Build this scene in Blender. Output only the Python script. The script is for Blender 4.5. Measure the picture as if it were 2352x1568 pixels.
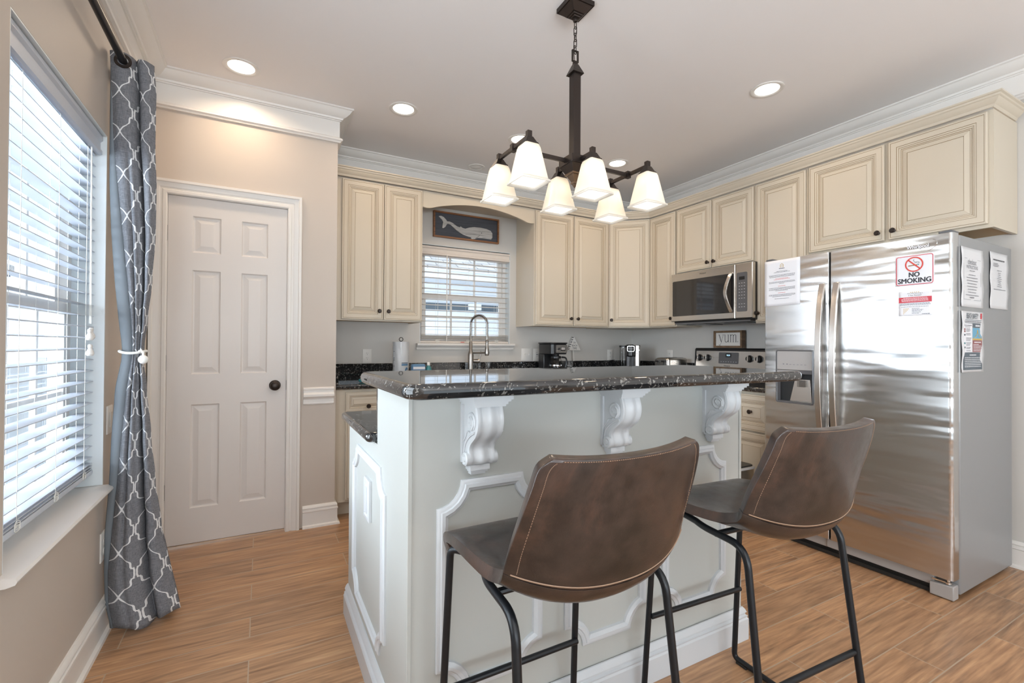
EXPO = 0.28; SKY = 1.5; REARW = 60; SIDEW = 105; FILLW = 9; YARDW = 950; DOWNW = 2.8; LENS = 5.0; BULB = 5.5
import bpy, bmesh, math, random
from mathutils import Vector, Matrix
for o in list(bpy.data.objects): bpy.data.objects.remove(o)
SC = bpy.context.scene; C = SC.collection
PI = math.pi; R = math.radians

# ------------------------------------------------------------------ camera
H = 1.185
yaw, pit, rol = R(28.297), R(0.4768), R(0.340)
cy, sy, cp, sp, cr, sr = math.cos(yaw), math.sin(yaw), math.cos(pit), math.sin(pit), math.cos(rol), math.sin(rol)
M0 = Matrix(((cy, -sy, 0), (0, 0, -1), (sy, cy, 0)))
Mp = Matrix(((1, 0, 0), (0, cp, sp), (0, -sp, cp)))
Mr = Matrix(((cr, -sr, 0), (sr, cr, 0), (0, 0, 1)))
MR = Mr @ Mp @ M0
cd = bpy.data.cameras.new('camera'); cam = bpy.data.objects.new('camera', cd); C.objects.link(cam)
m = Matrix.Identity(4)
for i in range(3):
    m[i][0] = MR[0][i]; m[i][1] = -MR[1][i]; m[i][2] = -MR[2][i]
m[0][3], m[1][3], m[2][3] = 0, 0, H
cam.matrix_world = m
cd.sensor_width = 36; cd.lens = 36 * 1070.3 / 2352; cd.clip_start = .05; cd.clip_end = 200
SC.camera = cam
SC.view_settings.view_transform = 'Standard'; SC.view_settings.look = 'None'
SC.view_settings.gamma = 1; SC.view_settings.use_curve_mapping = False
SC.view_settings.exposure = EXPO
# ------------------------------------------------------------------ daylight and added fill
w = bpy.data.worlds.new('sky'); SC.world = w; w.use_nodes = True
nt = w.node_tree; nt.nodes.clear()
bg = nt.nodes.new('ShaderNodeBackground'); wo = nt.nodes.new('ShaderNodeOutputWorld')
bg.inputs[0].default_value = (.80, .91, 1.0, 1); bg.inputs[1].default_value = SKY
nt.links.new(bg.outputs[0], wo.inputs[0])
def area(name, loc, direction, sx, sz, power, col=(1, 1, 1), spread=PI, portal=False, disk=False):
    l = bpy.data.lights.new(name, 'AREA'); l.shape = 'DISK' if disk else 'RECTANGLE'; l.size = sx
    if not disk: l.size_y = sz
    l.energy = power; l.color = col; l.spread = spread
    o = bpy.data.objects.new(name, l); C.objects.link(o); o.location = loc
    o.rotation_euler = Vector(direction).to_track_quat('-Z', 'Y').to_euler()
    if portal: l.cycles.is_portal = True
    return o
area('fill_island_end', (-.560, 1.10, 1.33), (1, 0, 0), .72, 1.36, FILLW, (.80, .91, 1))  # unseen light added on the left wall to brighten the island end
# unseen living-room glazing, tilted up to brighten the ceiling, then portals for both windows
area('daylight_rear_glazing', (1.2, -3.42, 1.0), (0, 1, 1.1), 3.4, .7, REARW, (.86, .94, 1))
area('fill_ceiling_side', (-.36, -1.9, 1.3), (1, .25, 1.3), 2.2, .5, SIDEW, (.82, .92, 1))  # unseen panel added indoors, aimed up to brighten the ceiling
area('portal_sink_window', (1.645, 4.09, 1.63), (0, -1, 0), .88, .86, 1, portal=True)
area('portal_dining_window', (-.73, 2.053, 1.32), (1, 0, 0), .84, 1.42, 1, portal=True)

area('fill_side_yard', (-3.2, 2.2, 1.05), (1, 0, .05), 4.2, 3.0, YARDW, (.84, .93, 1))  # outdoor panel added in place of open sky to strengthen the dining window

# ------------------------------------------------------------------ materials
def lin(c):
    c = c / 255
    return c / 12.92 if c <= .04045 else ((c + .055) / 1.055) ** 2.4
def rgb(r, g, b): return (lin(r), lin(g), lin(b), 1)
class Mat:
    def __init__(s, name, col=(.8, .8, .8, 1), rough=.5, metal=0, spec=.5, coat=0, emit=None, es=0):
        s.m = bpy.data.materials.new(name); s.m.use_nodes = True
        s.n = s.m.node_tree; s.b = s.n.nodes['Principled BSDF']; s.out = s.n.nodes['Material Output']
        s.b.inputs['Base Color'].default_value = col; s.b.inputs['Roughness'].default_value = rough
        s.b.inputs['Metallic'].default_value = metal; s.b.inputs['Specular IOR Level'].default_value = spec
        s.b.inputs['Coat Weight'].default_value = coat; s.b.inputs['Coat Roughness'].default_value = .08
        if emit: s.b.inputs['Emission Color'].default_value = emit; s.b.inputs['Emission Strength'].default_value = es
    def node(s, t, **k):
        n = s.n.nodes.new('ShaderNode' + t)
        for a, v in k.items(): setattr(n, a, v)
        return n
    def link(s, a, b): s.n.links.new(a, b)
    def coords(s, scale=(1, 1, 1), kind='Object', rot=(0, 0, 0)):
        t = s.node('TexCoord'); mp = s.node('Mapping'); mp.inputs['Scale'].default_value = scale
        mp.inputs['Rotation'].default_value = rot
        s.link(t.outputs[kind], mp.inputs[0]); return mp.outputs[0]
    def noise(s, vec, scale=5, detail=3, rough=.5, dist=0):
        n = s.node('TexNoise'); n.inputs['Scale'].default_value = scale; n.inputs['Detail'].default_value = detail
        n.inputs['Roughness'].default_value = rough; n.inputs['Distortion'].default_value = dist
        s.link(vec, n.inputs['Vector']); return n.outputs[0]
    def ramp(s, fac, stops, interp='LINEAR'):
        r = s.node('ValToRGB'); e = r.color_ramp.elements; r.color_ramp.interpolation = interp
        while len(e) < len(stops): e.new(.5)
        for el, (p, c) in zip(e, stops): el.position = p; el.color = c if len(c) == 4 else (*c, 1)
        s.link(fac, r.inputs[0]); return r.outputs[0]
    def mix(s, fac, a, b, mode='MIX'):
        n = s.node('MixRGB', blend_type=mode)
        for i, v in ((0, fac), (1, a), (2, b)):
            if hasattr(v, 'is_linked') or hasattr(v, 'links'): s.link(v, n.inputs[i])
            else: n.inputs[i].default_value = v
        return n.outputs[0]
    def math(s, op, a, b=0, c=0):
        n = s.node('Math', operation=op)
        for i, v in enumerate((a, b, c)):
            if hasattr(v, 'is_linked'): s.link(v, n.inputs[i])
            else: n.inputs[i].default_value = v
        return n.outputs[0]
    def bump(s, h, strength=.2, dist=.01):
        n = s.node('Bump'); n.inputs['Strength'].default_value = strength; n.inputs['Distance'].default_value = dist
        s.link(h, n.inputs['Height']); s.link(n.outputs[0], s.b.inputs['Normal']); return n
    def color(s, o): s.link(o, s.b.inputs['Base Color'])
def paint(name, col, rough=.5, amt=.04, spec=.4):
    a = Mat(name, col, rough, spec=spec); n = a.noise(a.coords(), 3, 2)
    c2 = tuple(x * (1 - amt) for x in col[:3]) + (1,)
    a.color(a.mix(n, col, c2)); return a.m
def steel(name, col, rough=.25, aniso=.6, wave=0, rot=0):
    a = Mat(name, col, rough, 1.0); b = a.b
    v = a.coords((2, 2, 400)); n = a.noise(v, 1.0, 2)
    a.color(a.mix(n, col, tuple(x * .93 for x in col[:3]) + (1,)))
    b.inputs['Anisotropic'].default_value = aniso; b.inputs['Anisotropic Rotation'].default_value = rot
    tg = a.node('Tangent', direction_type='RADIAL', axis='Z'); a.link(tg.outputs[0], b.inputs['Tangent'])
    if wave:
        h = a.noise(a.coords((1.2, 1.6, 9)), 1.0, 2, .45); a.bump(h, wave, .02)
    return a.m

M = {}
M['wall'] = paint('wall_paint', rgb(201, 190, 179), .55)
M['wallk'] = paint('kitchen_wall_paint', rgb(207, 203, 197), .55)
M['ceil'] = paint('ceiling_paint', rgb(240, 236, 234), .8, .02)
M['trim'] = paint('white_trim_paint', rgb(231, 227, 222), .35, .02)
M['reveal'] = paint('window_reveal_paint', rgb(222, 228, 230), .4, .02)
M['door'] = paint('white_door_paint', rgb(222, 216, 211), .4, .02)
M['cab'] = paint('cream_cabinet_paint', rgb(204, 193, 175), .38, .03)
M['glaze'] = Mat('brown_glaze', rgb(146, 124, 92), .5).m
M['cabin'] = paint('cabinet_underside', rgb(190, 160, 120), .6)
M['isl'] = paint('island_panel_paint', rgb(186, 188, 184), .42, .03)
M['islw'] = paint('island_white_paint', rgb(204, 207, 210), .35, .02)
M['black'] = Mat('black_plastic', (.012, .012, .013, 1), .3).m
M['blackm'] = Mat('matte_black', (.02, .02, .021, 1), .55).m
M['bronze'] = Mat('oil_rubbed_bronze', rgb(62, 54, 50), .38, .75).m
M['bronzel'] = Mat('brushed_bronze', rgb(120, 100, 82), .35, .8).m
M['iron'] = Mat('dark_curtain_rod_metal', rgb(45, 42, 42), .3, .7).m
M['legm'] = Mat('black_powder_coat', rgb(28, 31, 35), .35, .3).m
M['steel'] = steel('fridge_stainless', (.64, .635, .63, 1), .22, .88, .5, 0)
M['steelp'] = steel('appliance_stainless', (.66, .62, .58, 1), .25, .5)
M['nickel'] = Mat('brushed_nickel', (.36, .33, .30, 1), .28, 1).m
M['chrome'] = Mat('chrome', (.8, .8, .8, 1), .08, 1).m
M['grey'] = Mat('fridge_side_grey', rgb(150, 151, 152), .38, .25).m
M['greyp'] = Mat('grey_plastic', rgb(168, 165, 163), .35).m
M['dgrey'] = Mat('dark_grey_plastic', rgb(92, 92, 94), .3).m
M['cavity'] = Mat('dispenser_grey', rgb(125, 125, 128), .3, .3).m
M['white'] = Mat('white_plastic', rgb(228, 224, 218), .35).m
M['paper'] = Mat('paper', rgb(226, 226, 230), .5).m
M['papers'] = Mat('glossy_sleeve_paper', rgb(214, 214, 216), .3).m
M['ink'] = Mat('black_ink', rgb(52, 52, 58), .6).m
M['inkg'] = Mat('grey_ink', rgb(110, 110, 118), .6).m
M['red'] = Mat('red_ink', rgb(205, 60, 48), .5).m
M['redb'] = Mat('crimson_ink', rgb(196, 52, 66), .5).m
M['gold'] = Mat('gold_ink', rgb(200, 165, 80), .5).m
M['teal'] = Mat('teal_plastic', rgb(60, 130, 135), .3).m
M['blue'] = Mat('blue_print', rgb(90, 130, 165), .4).m
M['navy'] = Mat('navy_print', rgb(60, 74, 92), .4).m
M['sky'] = Mat('poster_blue', rgb(96, 160, 190), .4).m
M['maroon'] = Mat('poster_maroon', rgb(140, 78, 80), .4).m
M['slate'] = Mat('poster_slate', rgb(80, 92, 102), .4).m
M['tan'] = Mat('tan_print', rgb(150, 110, 70), .5).m
M['rub'] = Mat('black_rubber', (.015, .015, .015, 1), .6).m
M['darkglass'] = Mat('dark_oven_glass', rgb(40, 38, 38), .06, spec=.8).m
M['display'] = Mat('lit_display_digits', (.05, .2, .4, 1), .3, emit=(.5, .8, 1, 1), es=2.5).m
M['lens'] = Mat('downlight_lens', (1, 1, 1, 1), .5, emit=(1, .93, .82, 1), es=LENS).m
M['bulb'] = Mat('bulb_glow', (1, 1, 1, 1), .5, emit=(1, .89, .74, 1), es=BULB).m
M['openglow'] = Mat('opening_glow', (1, 1, 1, 1), .5, emit=(1, .95, .86, 1), es=1.15).m  # glow added inside the open shade bottoms
M['fillpane'] = Mat('added_glow_pane', (.8, .9, 1, 1), .2, emit=(.82, .92, 1, 1), es=2.0).m  # glow for the panes of the added window
M['porch'] = Mat('exterior_white', rgb(235, 238, 242), .6).m

def m_glass(name, rough=0, tint=(1, 1, 1, 1)):
    a = Mat(name); a.n.nodes.remove(a.b)
    t = a.node('BsdfTransparent'); t.inputs[0].default_value = tint
    g = a.node('BsdfGlossy'); g.inputs['Roughness'].default_value = rough
    ge = a.node('NewGeometry'); dt = a.node('VectorMath', operation='DOT_PRODUCT'); a.link(ge.outputs['Normal'], dt.inputs[0]); a.link(ge.outputs['Incoming'], dt.inputs[1])
    f = a.math('ADD', .03, a.math('MULTIPLY', .8, a.math('POWER', a.math('SUBTRACT', 1, a.math('ABSOLUTE', dt.outputs['Value'])), 5.0))); mx = a.node('MixShader')
    a.link(f, mx.inputs[0]); a.link(t.outputs[0], mx.inputs[1]); a.link(g.outputs[0], mx.inputs[2])
    a.link(mx.outputs[0], a.out.inputs[0]); return a.m
M['glass'] = m_glass('window_glass', tint=(.96, .98, 1, 1))
M['carafe'] = m_glass('carafe_glass', .02, (.75, .75, .75, 1))
def m_trans(name, col, k=.5, rough=.5):
    a = Mat(name, col, rough); t = a.node('BsdfTranslucent'); t.inputs[0].default_value = col
    mx = a.node('MixShader'); mx.inputs[0].default_value = k
    a.link(a.b.outputs[0], mx.inputs[1]); a.link(t.outputs[0], mx.inputs[2]); a.link(mx.outputs[0], a.out.inputs[0]); return a.m
M['slat'] = m_trans('blind_slat_white', rgb(206, 212, 222), .07, .35)
M['slatk'] = m_trans('blind_slat_cream', rgb(226, 216, 206), .08, .35)
M['shade'] = m_trans('frosted_shade_glass', (.92, .88, .81, 1), .42, .3)
M['film'] = m_trans('plastic_film', rgb(228, 230, 232), .3, .15)

def m_floor():
    a = Mat('wood_look_tile_floor', rough=.33); g = a.node('NewGeometry')
    mp = a.node('Mapping'); a.link(g.outputs['Position'], mp.inputs[0]); mp.inputs['Location'].default_value = (.03 + .899 * 10, -.757 + .1565 * 40, 0)
    b = a.node('TexBrick'); b.offset = .5; b.offset_frequency = 2; b.squash = 1
    for k, v in (('Scale', 1), ('Mortar Size', .0022), ('Mortar Smooth', .1), ('Bias', 0), ('Brick Width', .899), ('Row Height', .1565)): b.inputs[k].default_value = v
    b.inputs['Color1'].default_value = (0, 0, 0, 1); b.inputs['Color2'].default_value = (1, 1, 1, 1); b.inputs['Mortar'].default_value = (.5, .5, .5, 1)
    a.link(mp.outputs[0], b.inputs['Vector'])
    # per-plank shift so that every plank has its own grain
    sep = a.node('SeparateXYZ'); a.link(mp.outputs[0], sep.inputs[0])
    shift = a.math('MULTIPLY', b.outputs['Color'], 37.0)
    rowi = a.math('FLOOR', a.math('DIVIDE', sep.outputs[1], .1565))
    cmb = a.node('CombineXYZ'); a.link(a.math('ADD', sep.outputs[0], shift), cmb.inputs[0]); a.link(sep.outputs[1], cmb.inputs[1]); a.link(a.math('MULTIPLY', rowi, 3.7), cmb.inputs[2])
    m2 = a.node('Mapping'); a.link(cmb.outputs[0], m2.inputs[0]); m2.inputs['Scale'].default_value = (1.5, 14, 1)
    n1 = a.noise(m2.outputs[0], 1.6, 6, .6, 1.2)
    m3 = a.node('Mapping'); a.link(cmb.outputs[0], m3.inputs[0]); m3.inputs['Scale'].default_value = (5, 90, 1)
    n2 = a.noise(m3.outputs[0], 1, 3, .5)
    col = a.ramp(n1, [(.28, rgb(100, 76, 58)), (.43, rgb(160, 121, 90)), (.58, rgb(188, 144, 107)), (.75, rgb(216, 178, 138))])
    col = a.mix(.45, col, a.ramp(n2, [(.3, rgb(120, 90, 66)), (.7, rgb(210, 170, 130))]))
    tint = a.ramp(b.outputs['Color'], [(0, (.86, .86, .88)), (1, (1.06, 1.03, 1.0))])
    col = a.mix(1, col, tint, 'MULTIPLY')
    col = a.mix(b.outputs['Fac'], col, rgb(176, 156, 134))
    a.color(col)
    a.link(a.ramp(n1, [(.3, (.28, .28, .28)), (.8, (.42, .42, .42))]), a.b.inputs['Roughness'])
    a.bump(a.math('SUBTRACT', a.math('MULTIPLY', n2, .15), b.outputs['Fac']), .35, .002)
    return a.m
M['floor'] = m_floor()
def m_granite(name, base, k=1):
    a = Mat(name, rough=.025, spec=.9); v = a.coords()
    vo = a.node('TexVoronoi', feature='F1'); vo.inputs['Scale'].default_value = 75; vo.inputs['Randomness'].default_value = 1
    nz = a.noise(v, 30, 2); off = a.mix(.10, v, nz); a.link(off, vo.inputs['Vector'])
    fl = a.math('MULTIPLY', a.math('LESS_THAN', vo.outputs['Distance'], .36), a.math('GREATER_THAN', a.noise(v, 22, 4, .7), .47))
    big = a.ramp(a.noise(v, 9, 4, .65), [(.4, base), (.62, tuple(x * 1.7 for x in base[:3]) + (1,)), (.8, rgb(70, 60, 52))])
    fcol = a.ramp(a.noise(v, 70, 1), [(.35, rgb(74, 70, 66)), (.65, rgb(140, 138, 134))])
    a.color(a.mix(fl, big, fcol)); return a.m
M['granite'] = m_granite('black_speckled_granite', rgb(30, 30, 31))
def m_leather():
    a = Mat('brown_faux_leather', rough=.33, spec=.6, coat=.3); v = a.coords()
    n1 = a.noise(v, 3.4, 6, .66, .7); n2 = a.noise(v, 26, 4, .6)
    c = a.ramp(n1, [(.38, rgb(22, 20, 19)), (.50, rgb(40, 31, 28)), (.61, rgb(70, 50, 41)), (.80, rgb(96, 72, 59))])
    c = a.mix(.2, c, a.ramp(n2, [(.35, rgb(36, 28, 25)), (.7, rgb(98, 76, 62))])); a.color(c)
    a.link(a.ramp(n2, [(.3, (.28, .28, .28)), (.8, (.46, .46, .46))]), a.b.inputs['Roughness'])
    a.bump(a.noise(v, 240, 3), .12, .002); return a.m
M['leather'] = m_leather()
M['stitch'] = Mat('tan_stitching', rgb(150, 122, 100), .6).m
def m_wood(name, c1, c2, sc=(2, 40, 40)):
    a = Mat(name, rough=.5); n = a.noise(a.coords(sc), 1, 5, .6, .8)
    a.color(a.ramp(n, [(.3, c1), (.7, c2)])); a.bump(n, .2, .002); return a.m
M['wood'] = m_wood('stained_wood_frame', rgb(104, 66, 40), rgb(164, 112, 72))
M['wood2'] = m_wood('rustic_wood_frame', rgb(96, 74, 54), rgb(140, 112, 84))
M['board'] = m_wood('charcoal_board', rgb(58, 60, 66), rgb(80, 82, 90), (3, 30, 60))
M['whale'] = m_wood('whitewashed_whale', rgb(150, 146, 140), rgb(212, 208, 204), (3, 30, 70))
def m_curtain():
    a = Mat('grey_trellis_curtain_fabric', rough=.85, spec=.2); t = a.node('UVMap'); sep = a.node('SeparateXYZ'); a.link(t.outputs[0], sep.inputs[0])
    U, V = a.math('DIVIDE', sep.outputs[0], .142), a.math('DIVIDE', sep.outputs[1], .172)
    v = a.math('FRACT', V); tri = a.math('ABSOLUTE', a.math('SUBTRACT', v, .5))      # 0 at mid cell, .5 at node
    fc = a.node('FloatCurve'); cv = fc.mapping.curves[0]; pts = [(0, .46), (.10, .445), (.14, .37), (.26, .345), (.30, .28), (.38, .12), (.46, .03), (.5, .0)]
    fc.mapping.use_clip = False
    while len(cv.points) < len(pts): cv.points.new(.3, .3)
    for p_, (x, y) in zip(cv.points, pts): p_.location = (x, y)
    fc.mapping.update(); a.link(tri, fc.inputs['Value']); fw = fc.outputs[0]
    u = a.math('FRACT', U); du = a.math('ABSOLUTE', a.math('SUBTRACT', u, .5))          # distance from cell axis
    d1 = a.math('ABSOLUTE', a.math('SUBTRACT', du, fw))
    ln = a.math('LESS_THAN', d1, .027)
    hz = a.math('LESS_THAN', a.math('ABSOLUTE', a.math('SUBTRACT', tri, .12)), .012)
    hz = a.math('MULTIPLY', hz, a.math('MULTIPLY', a.math('GREATER_THAN', du, .36), a.math('LESS_THAN', du, .47)))
    ln = a.math('MAXIMUM', ln, hz)
    # threads
    n1 = a.noise(a.coords((60, 60, 900)), 1, 2); n2 = a.noise(a.coords((900, 900, 40)), 1, 2)
    th = a.mix(.5, n1, n2)
    base = a.ramp(th, [(.32, rgb(84, 86, 91)), (.7, rgb(146, 146, 150))])
    a.color(a.mix(ln, base, rgb(222, 222, 222))); a.bump(th, .2, .002); return a.m
M['curtain'] = m_curtain()
M['lining'] = m_trans('curtain_lining', rgb(140, 147, 153), .2, .8)
M['cord'] = Mat('white_cord', rgb(235, 235, 230), .6).m
def m_siding(name, c, c2, step):
    a = Mat(name, c, .6); g = a.node('NewGeometry'); sep = a.node('SeparateXYZ'); a.link(g.outputs['Position'], sep.inputs[0])
    f = a.math('FRACT', a.math('DIVIDE', sep.outputs[2], step)); a.color(a.mix(a.math('LESS_THAN', f, .07), c, c2)); return a.m
M['siding'] = m_siding('exterior_siding', rgb(232, 234, 240), rgb(190, 196, 206), .16)
def m_shingle():
    a = Mat('pale_roof_shingles', rough=.8); v = a.coords((1, 1, 1)); b = a.node('TexBrick')
    for k, x in (('Scale', 1), ('Mortar Size', .012), ('Brick Width', .35), ('Row Height', .14)): b.inputs[k].default_value = x
    b.inputs['Color1'].default_value = rgb(190, 184, 182); b.inputs['Color2'].default_value = rgb(236, 232, 230); b.inputs['Mortar'].default_value = rgb(130, 124, 122)
    a.link(v, b.inputs['Vector']); a.color(a.mix(.35, b.outputs[0], a.ramp(a.noise(a.coords((3, 30, 30)), 1, 3), [(.4, rgb(150, 144, 142)), (.6, rgb(245, 242, 240))]))); return a.m
M['shingle'] = m_shingle()
M['lawn'] = paint('outdoor_paving', rgb(206, 206, 204), .8, .1)

# ------------------------------------------------------------------ mesh helpers
class MB:
    def __init__(s): s.v, s.f, s.m, s.uv = [], [], [], None
    def add(s, vs, fs, m=0):
        k = len(s.v); s.v += [tuple(v) for v in vs]
        for f in fs: s.f.append(tuple(i + k for i in f)); s.m.append(m)
        return s
    def box(s, x0, x1, y0, y1, z0, z1, m=0):
        vs = [(x, y, z) for z in (z0, z1) for y in (y0, y1) for x in (x0, x1)]
        s.add(vs, [(0, 2, 3, 1), (4, 5, 7, 6), (0, 1, 5, 4), (2, 6, 7, 3), (0, 4, 6, 2), (1, 3, 7, 5)], m); return s
    def frustum(s, cx, cy, z0, a0, b0, z1, a1, b1, m=0):
        vs = [(cx + i * a0, cy + j * b0, z0) for i, j in ((-1, -1), (1, -1), (1, 1), (-1, 1))] + [(cx + i * a1, cy + j * b1, z1) for i, j in ((-1, -1), (1, -1), (1, 1), (-1, 1))]
        s.add(vs, [(3, 2, 1, 0), (4, 5, 6, 7)] + [(i, (i + 1) % 4, 4 + (i + 1) % 4, 4 + i) for i in range(4)], m); return s
    def prism(s, pts, fr, d0, d1, m=0):
        O, U, V, N = [Vector(a) for a in fr]; n = len(pts)
        vs = [O + U * p[0] + V * p[1] + N * d for d in (d0, d1) for p in pts]
        s.add(vs, [tuple(range(n - 1, -1, -1)), tuple(range(n, 2 * n))] + [(i, (i + 1) % n, n + (i + 1) % n, n + i) for i in range(n)], m); return s
    def tube(s, pts, r, n=8, closed=False, m=0, caps=True):
        P = [Vector(p) for p in pts]; k = len(P); rr = r if isinstance(r, (list, tuple)) else [r] * k
        T = []
        for i in range(k):
            a = P[(i - 1) % k] if (i or closed) else P[0]; b = P[(i + 1) % k] if (i < k - 1 or closed) else P[-1]
            T.append((b - a).normalized())
        up = Vector((0, 0, 1)) if abs(T[0].z) < .9 else Vector((1, 0, 0))
        X = T[0].cross(up).normalized(); vs = []
        for i in range(k):
            X = (X - T[i] * X.dot(T[i])).normalized(); Y = T[i].cross(X)
            vs += [P[i] + X * rr[i] * math.cos(2 * PI * j / n) + Y * rr[i] * math.sin(2 * PI * j / n) for j in range(n)]
        fs = []
        for i in range(k if closed else k - 1):
            a, b = i * n, ((i + 1) % k) * n
            fs += [(a + j, a + (j + 1) % n, b + (j + 1) % n, b + j) for j in range(n)]
        if not closed and caps: fs += [tuple(range(n - 1, -1, -1)), tuple((k - 1) * n + j for j in range(n))]
        s.add(vs, fs, m); return s
    def lathe(s, prof, fr=((0, 0, 0), (1, 0, 0), (0, 1, 0), (0, 0, 1)), n=24, m=0, caps=True):
        O, U, V, N = [Vector(a) for a in fr]; vs = []
        for r_, h in prof: vs += [O + N * h + (U * math.cos(2 * PI * j / n) + V * math.sin(2 * PI * j / n)) * max(r_, 1e-5) for j in range(n)]
        fs = []
        for i in range(len(prof) - 1): fs += [(i * n + j, i * n + (j + 1) % n, (i + 1) * n + (j + 1) % n, (i + 1) * n + j) for j in range(n)]
        if caps: fs += [tuple(range(n - 1, -1, -1)), tuple((len(prof) - 1) * n + j for j in range(n))]
        s.add(vs, fs, m); return s
    def rings(s, fr, x0, x1, z0, z1, prof, cap=True):
        O, U, V, N = [Vector(a) for a in fr]; vs = []; k = len(s.v)
        for d, o, mm in prof: vs += [O + U * a + V * b + N * o for a, b in ((x0 + d, z0 + d), (x1 - d, z0 + d), (x1 - d, z1 - d), (x0 + d, z1 - d))]
        s.v += [tuple(v) for v in vs]
        for i in range(len(prof) - 1):
            for j in range(4): s.f.append((k + i * 4 + j, k + i * 4 + (j + 1) % 4, k + i * 4 + 4 + (j + 1) % 4, k + i * 4 + 4 + j)); s.m.append(prof[i + 1][2])
        if cap: i = len(prof) - 1; s.f.append(tuple(k + i * 4 + j for j in range(4))); s.m.append(0)
        return s
    def sweep(s, path, prof, fr=((0, 0, 0), (1, 0, 0), (0, 1, 0), (0, 0, 1)), closed=False, m=0, pclosed=False):
        O, U, V, N = [Vector(a) for a in fr]; n = len(path); P = [Vector((p[0], p[1])) for p in path]; vs = []
        for i in range(n):
            d0 = (P[i] - P[i - 1]).normalized() if (i or closed) else None
            d1 = (P[(i + 1) % n] - P[i]).normalized() if (i < n - 1 or closed) else None
            if d0 is None: d0 = d1
            if d1 is None: d1 = d0
            n0, n1 = Vector((-d0.y, d0.x)), Vector((-d1.y, d1.x)); mm = (n0 + n1)
            mm = mm / max(.25, mm.length_squared) * 2 if mm.length > 1e-6 else n0
            for a, b in prof: q = P[i] + mm * a; vs.append(O + U * q.x + V * q.y + N * b)
        k = len(prof); fs = []; kk = k if pclosed else k - 1
        for i in range(n if closed else n - 1):
            a, b = i * k, ((i + 1) % n) * k
            fs += [(a + j, a + (j + 1) % k, b + (j + 1) % k, b + j) for j in range(kk)]
        if not closed: fs += [tuple(range(k - 1, -1, -1)), tuple((n - 1) * k + j for j in range(k))]
        s.add(vs, fs, m); return s
    def grid(s, fn, nu, nv, m=0, uv=None, flip=False):
        k = len(s.v); s.v += [tuple(fn(i / nu, j / nv)) for j in range(nv + 1) for i in range(nu + 1)]
        for j in range(nv):
            for i in range(nu):
                a = k + j * (nu + 1) + i; f = (a, a + 1, a + nu + 2, a + nu + 1); s.f.append(f[::-1] if flip else f); s.m.append(m)
        return s
    def build(s, name, mats, parent=None, bev=0, seg=2, solid=0, sub=0, ang=35, world=True, recalc=True, flat=False):
        me = bpy.data.meshes.new(name); vs = s.v
        if parent is not None and world:
            pl = root_loc(parent); vs = [(v[0] - pl[0], v[1] - pl[1], v[2] - pl[2]) for v in vs]
        me.from_pydata(vs, [], s.f)
        mats = mats if isinstance(mats, (list, tuple)) else [mats]
        for mm in mats: me.materials.append(M[mm] if isinstance(mm, str) else mm)
        for p, i in zip(me.polygons, s.m): p.material_index = min(i, len(mats) - 1)
        if recalc:
            b = bmesh.new(); b.from_mesh(me); bmesh.ops.recalc_face_normals(b, faces=b.faces); b.to_mesh(me); b.free()
        if not flat:
            me.shade_smooth(); me.set_sharp_from_angle(angle=R(ang))
        o = bpy.data.objects.new(name, me); C.objects.link(o)
        if parent is not None: o.parent = parent
        if solid: q = o.modifiers.new('thick', 'SOLIDIFY'); q.thickness = abs(solid); q.offset = 0 if solid > 0 else 1
        if bev: q = o.modifiers.new('bevel', 'BEVEL'); q.width = bev; q.segments = seg; q.limit_method = 'ANGLE'; q.angle_limit = R(40)
        if sub: q = o.modifiers.new('sub', 'SUBSURF'); q.levels = sub; q.render_levels = sub
        return o
def root_loc(o):
    l = Vector((0, 0, 0))
    while o is not None: l += o.location; o = o.parent
    return l
def tag(o, label=None, cat=None, group=None, kind=None):
    for k, v in (('label', label), ('category', cat), ('group', group), ('kind', kind)):
        if v: o[k] = v
    return o
def thing(name, label, cat, loc=(0, 0, 0), rz=0, group=None):
    o = bpy.data.objects.new(name, None); C.objects.link(o); o.location = loc; o.rotation_euler = (0, 0, rz)
    o.empty_display_size = .05; return tag(o, label, cat, group)
def struct(name, mb, mat, **k): o = mb.build(name, mat, None, **k); o['kind'] = 'structure'; return o
def dup(root, loc, rz, label, group=None):
    r_ = root.copy(); C.objects.link(r_); r_.location = loc; r_.rotation_euler = (0, 0, rz); r_['label'] = label
    if group: r_['group'] = group
    def rec(a, b):
        for ch in a.children: c = ch.copy(); C.objects.link(c); c.parent = b; rec(ch, c)
    rec(root, r_); return r_
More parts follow.
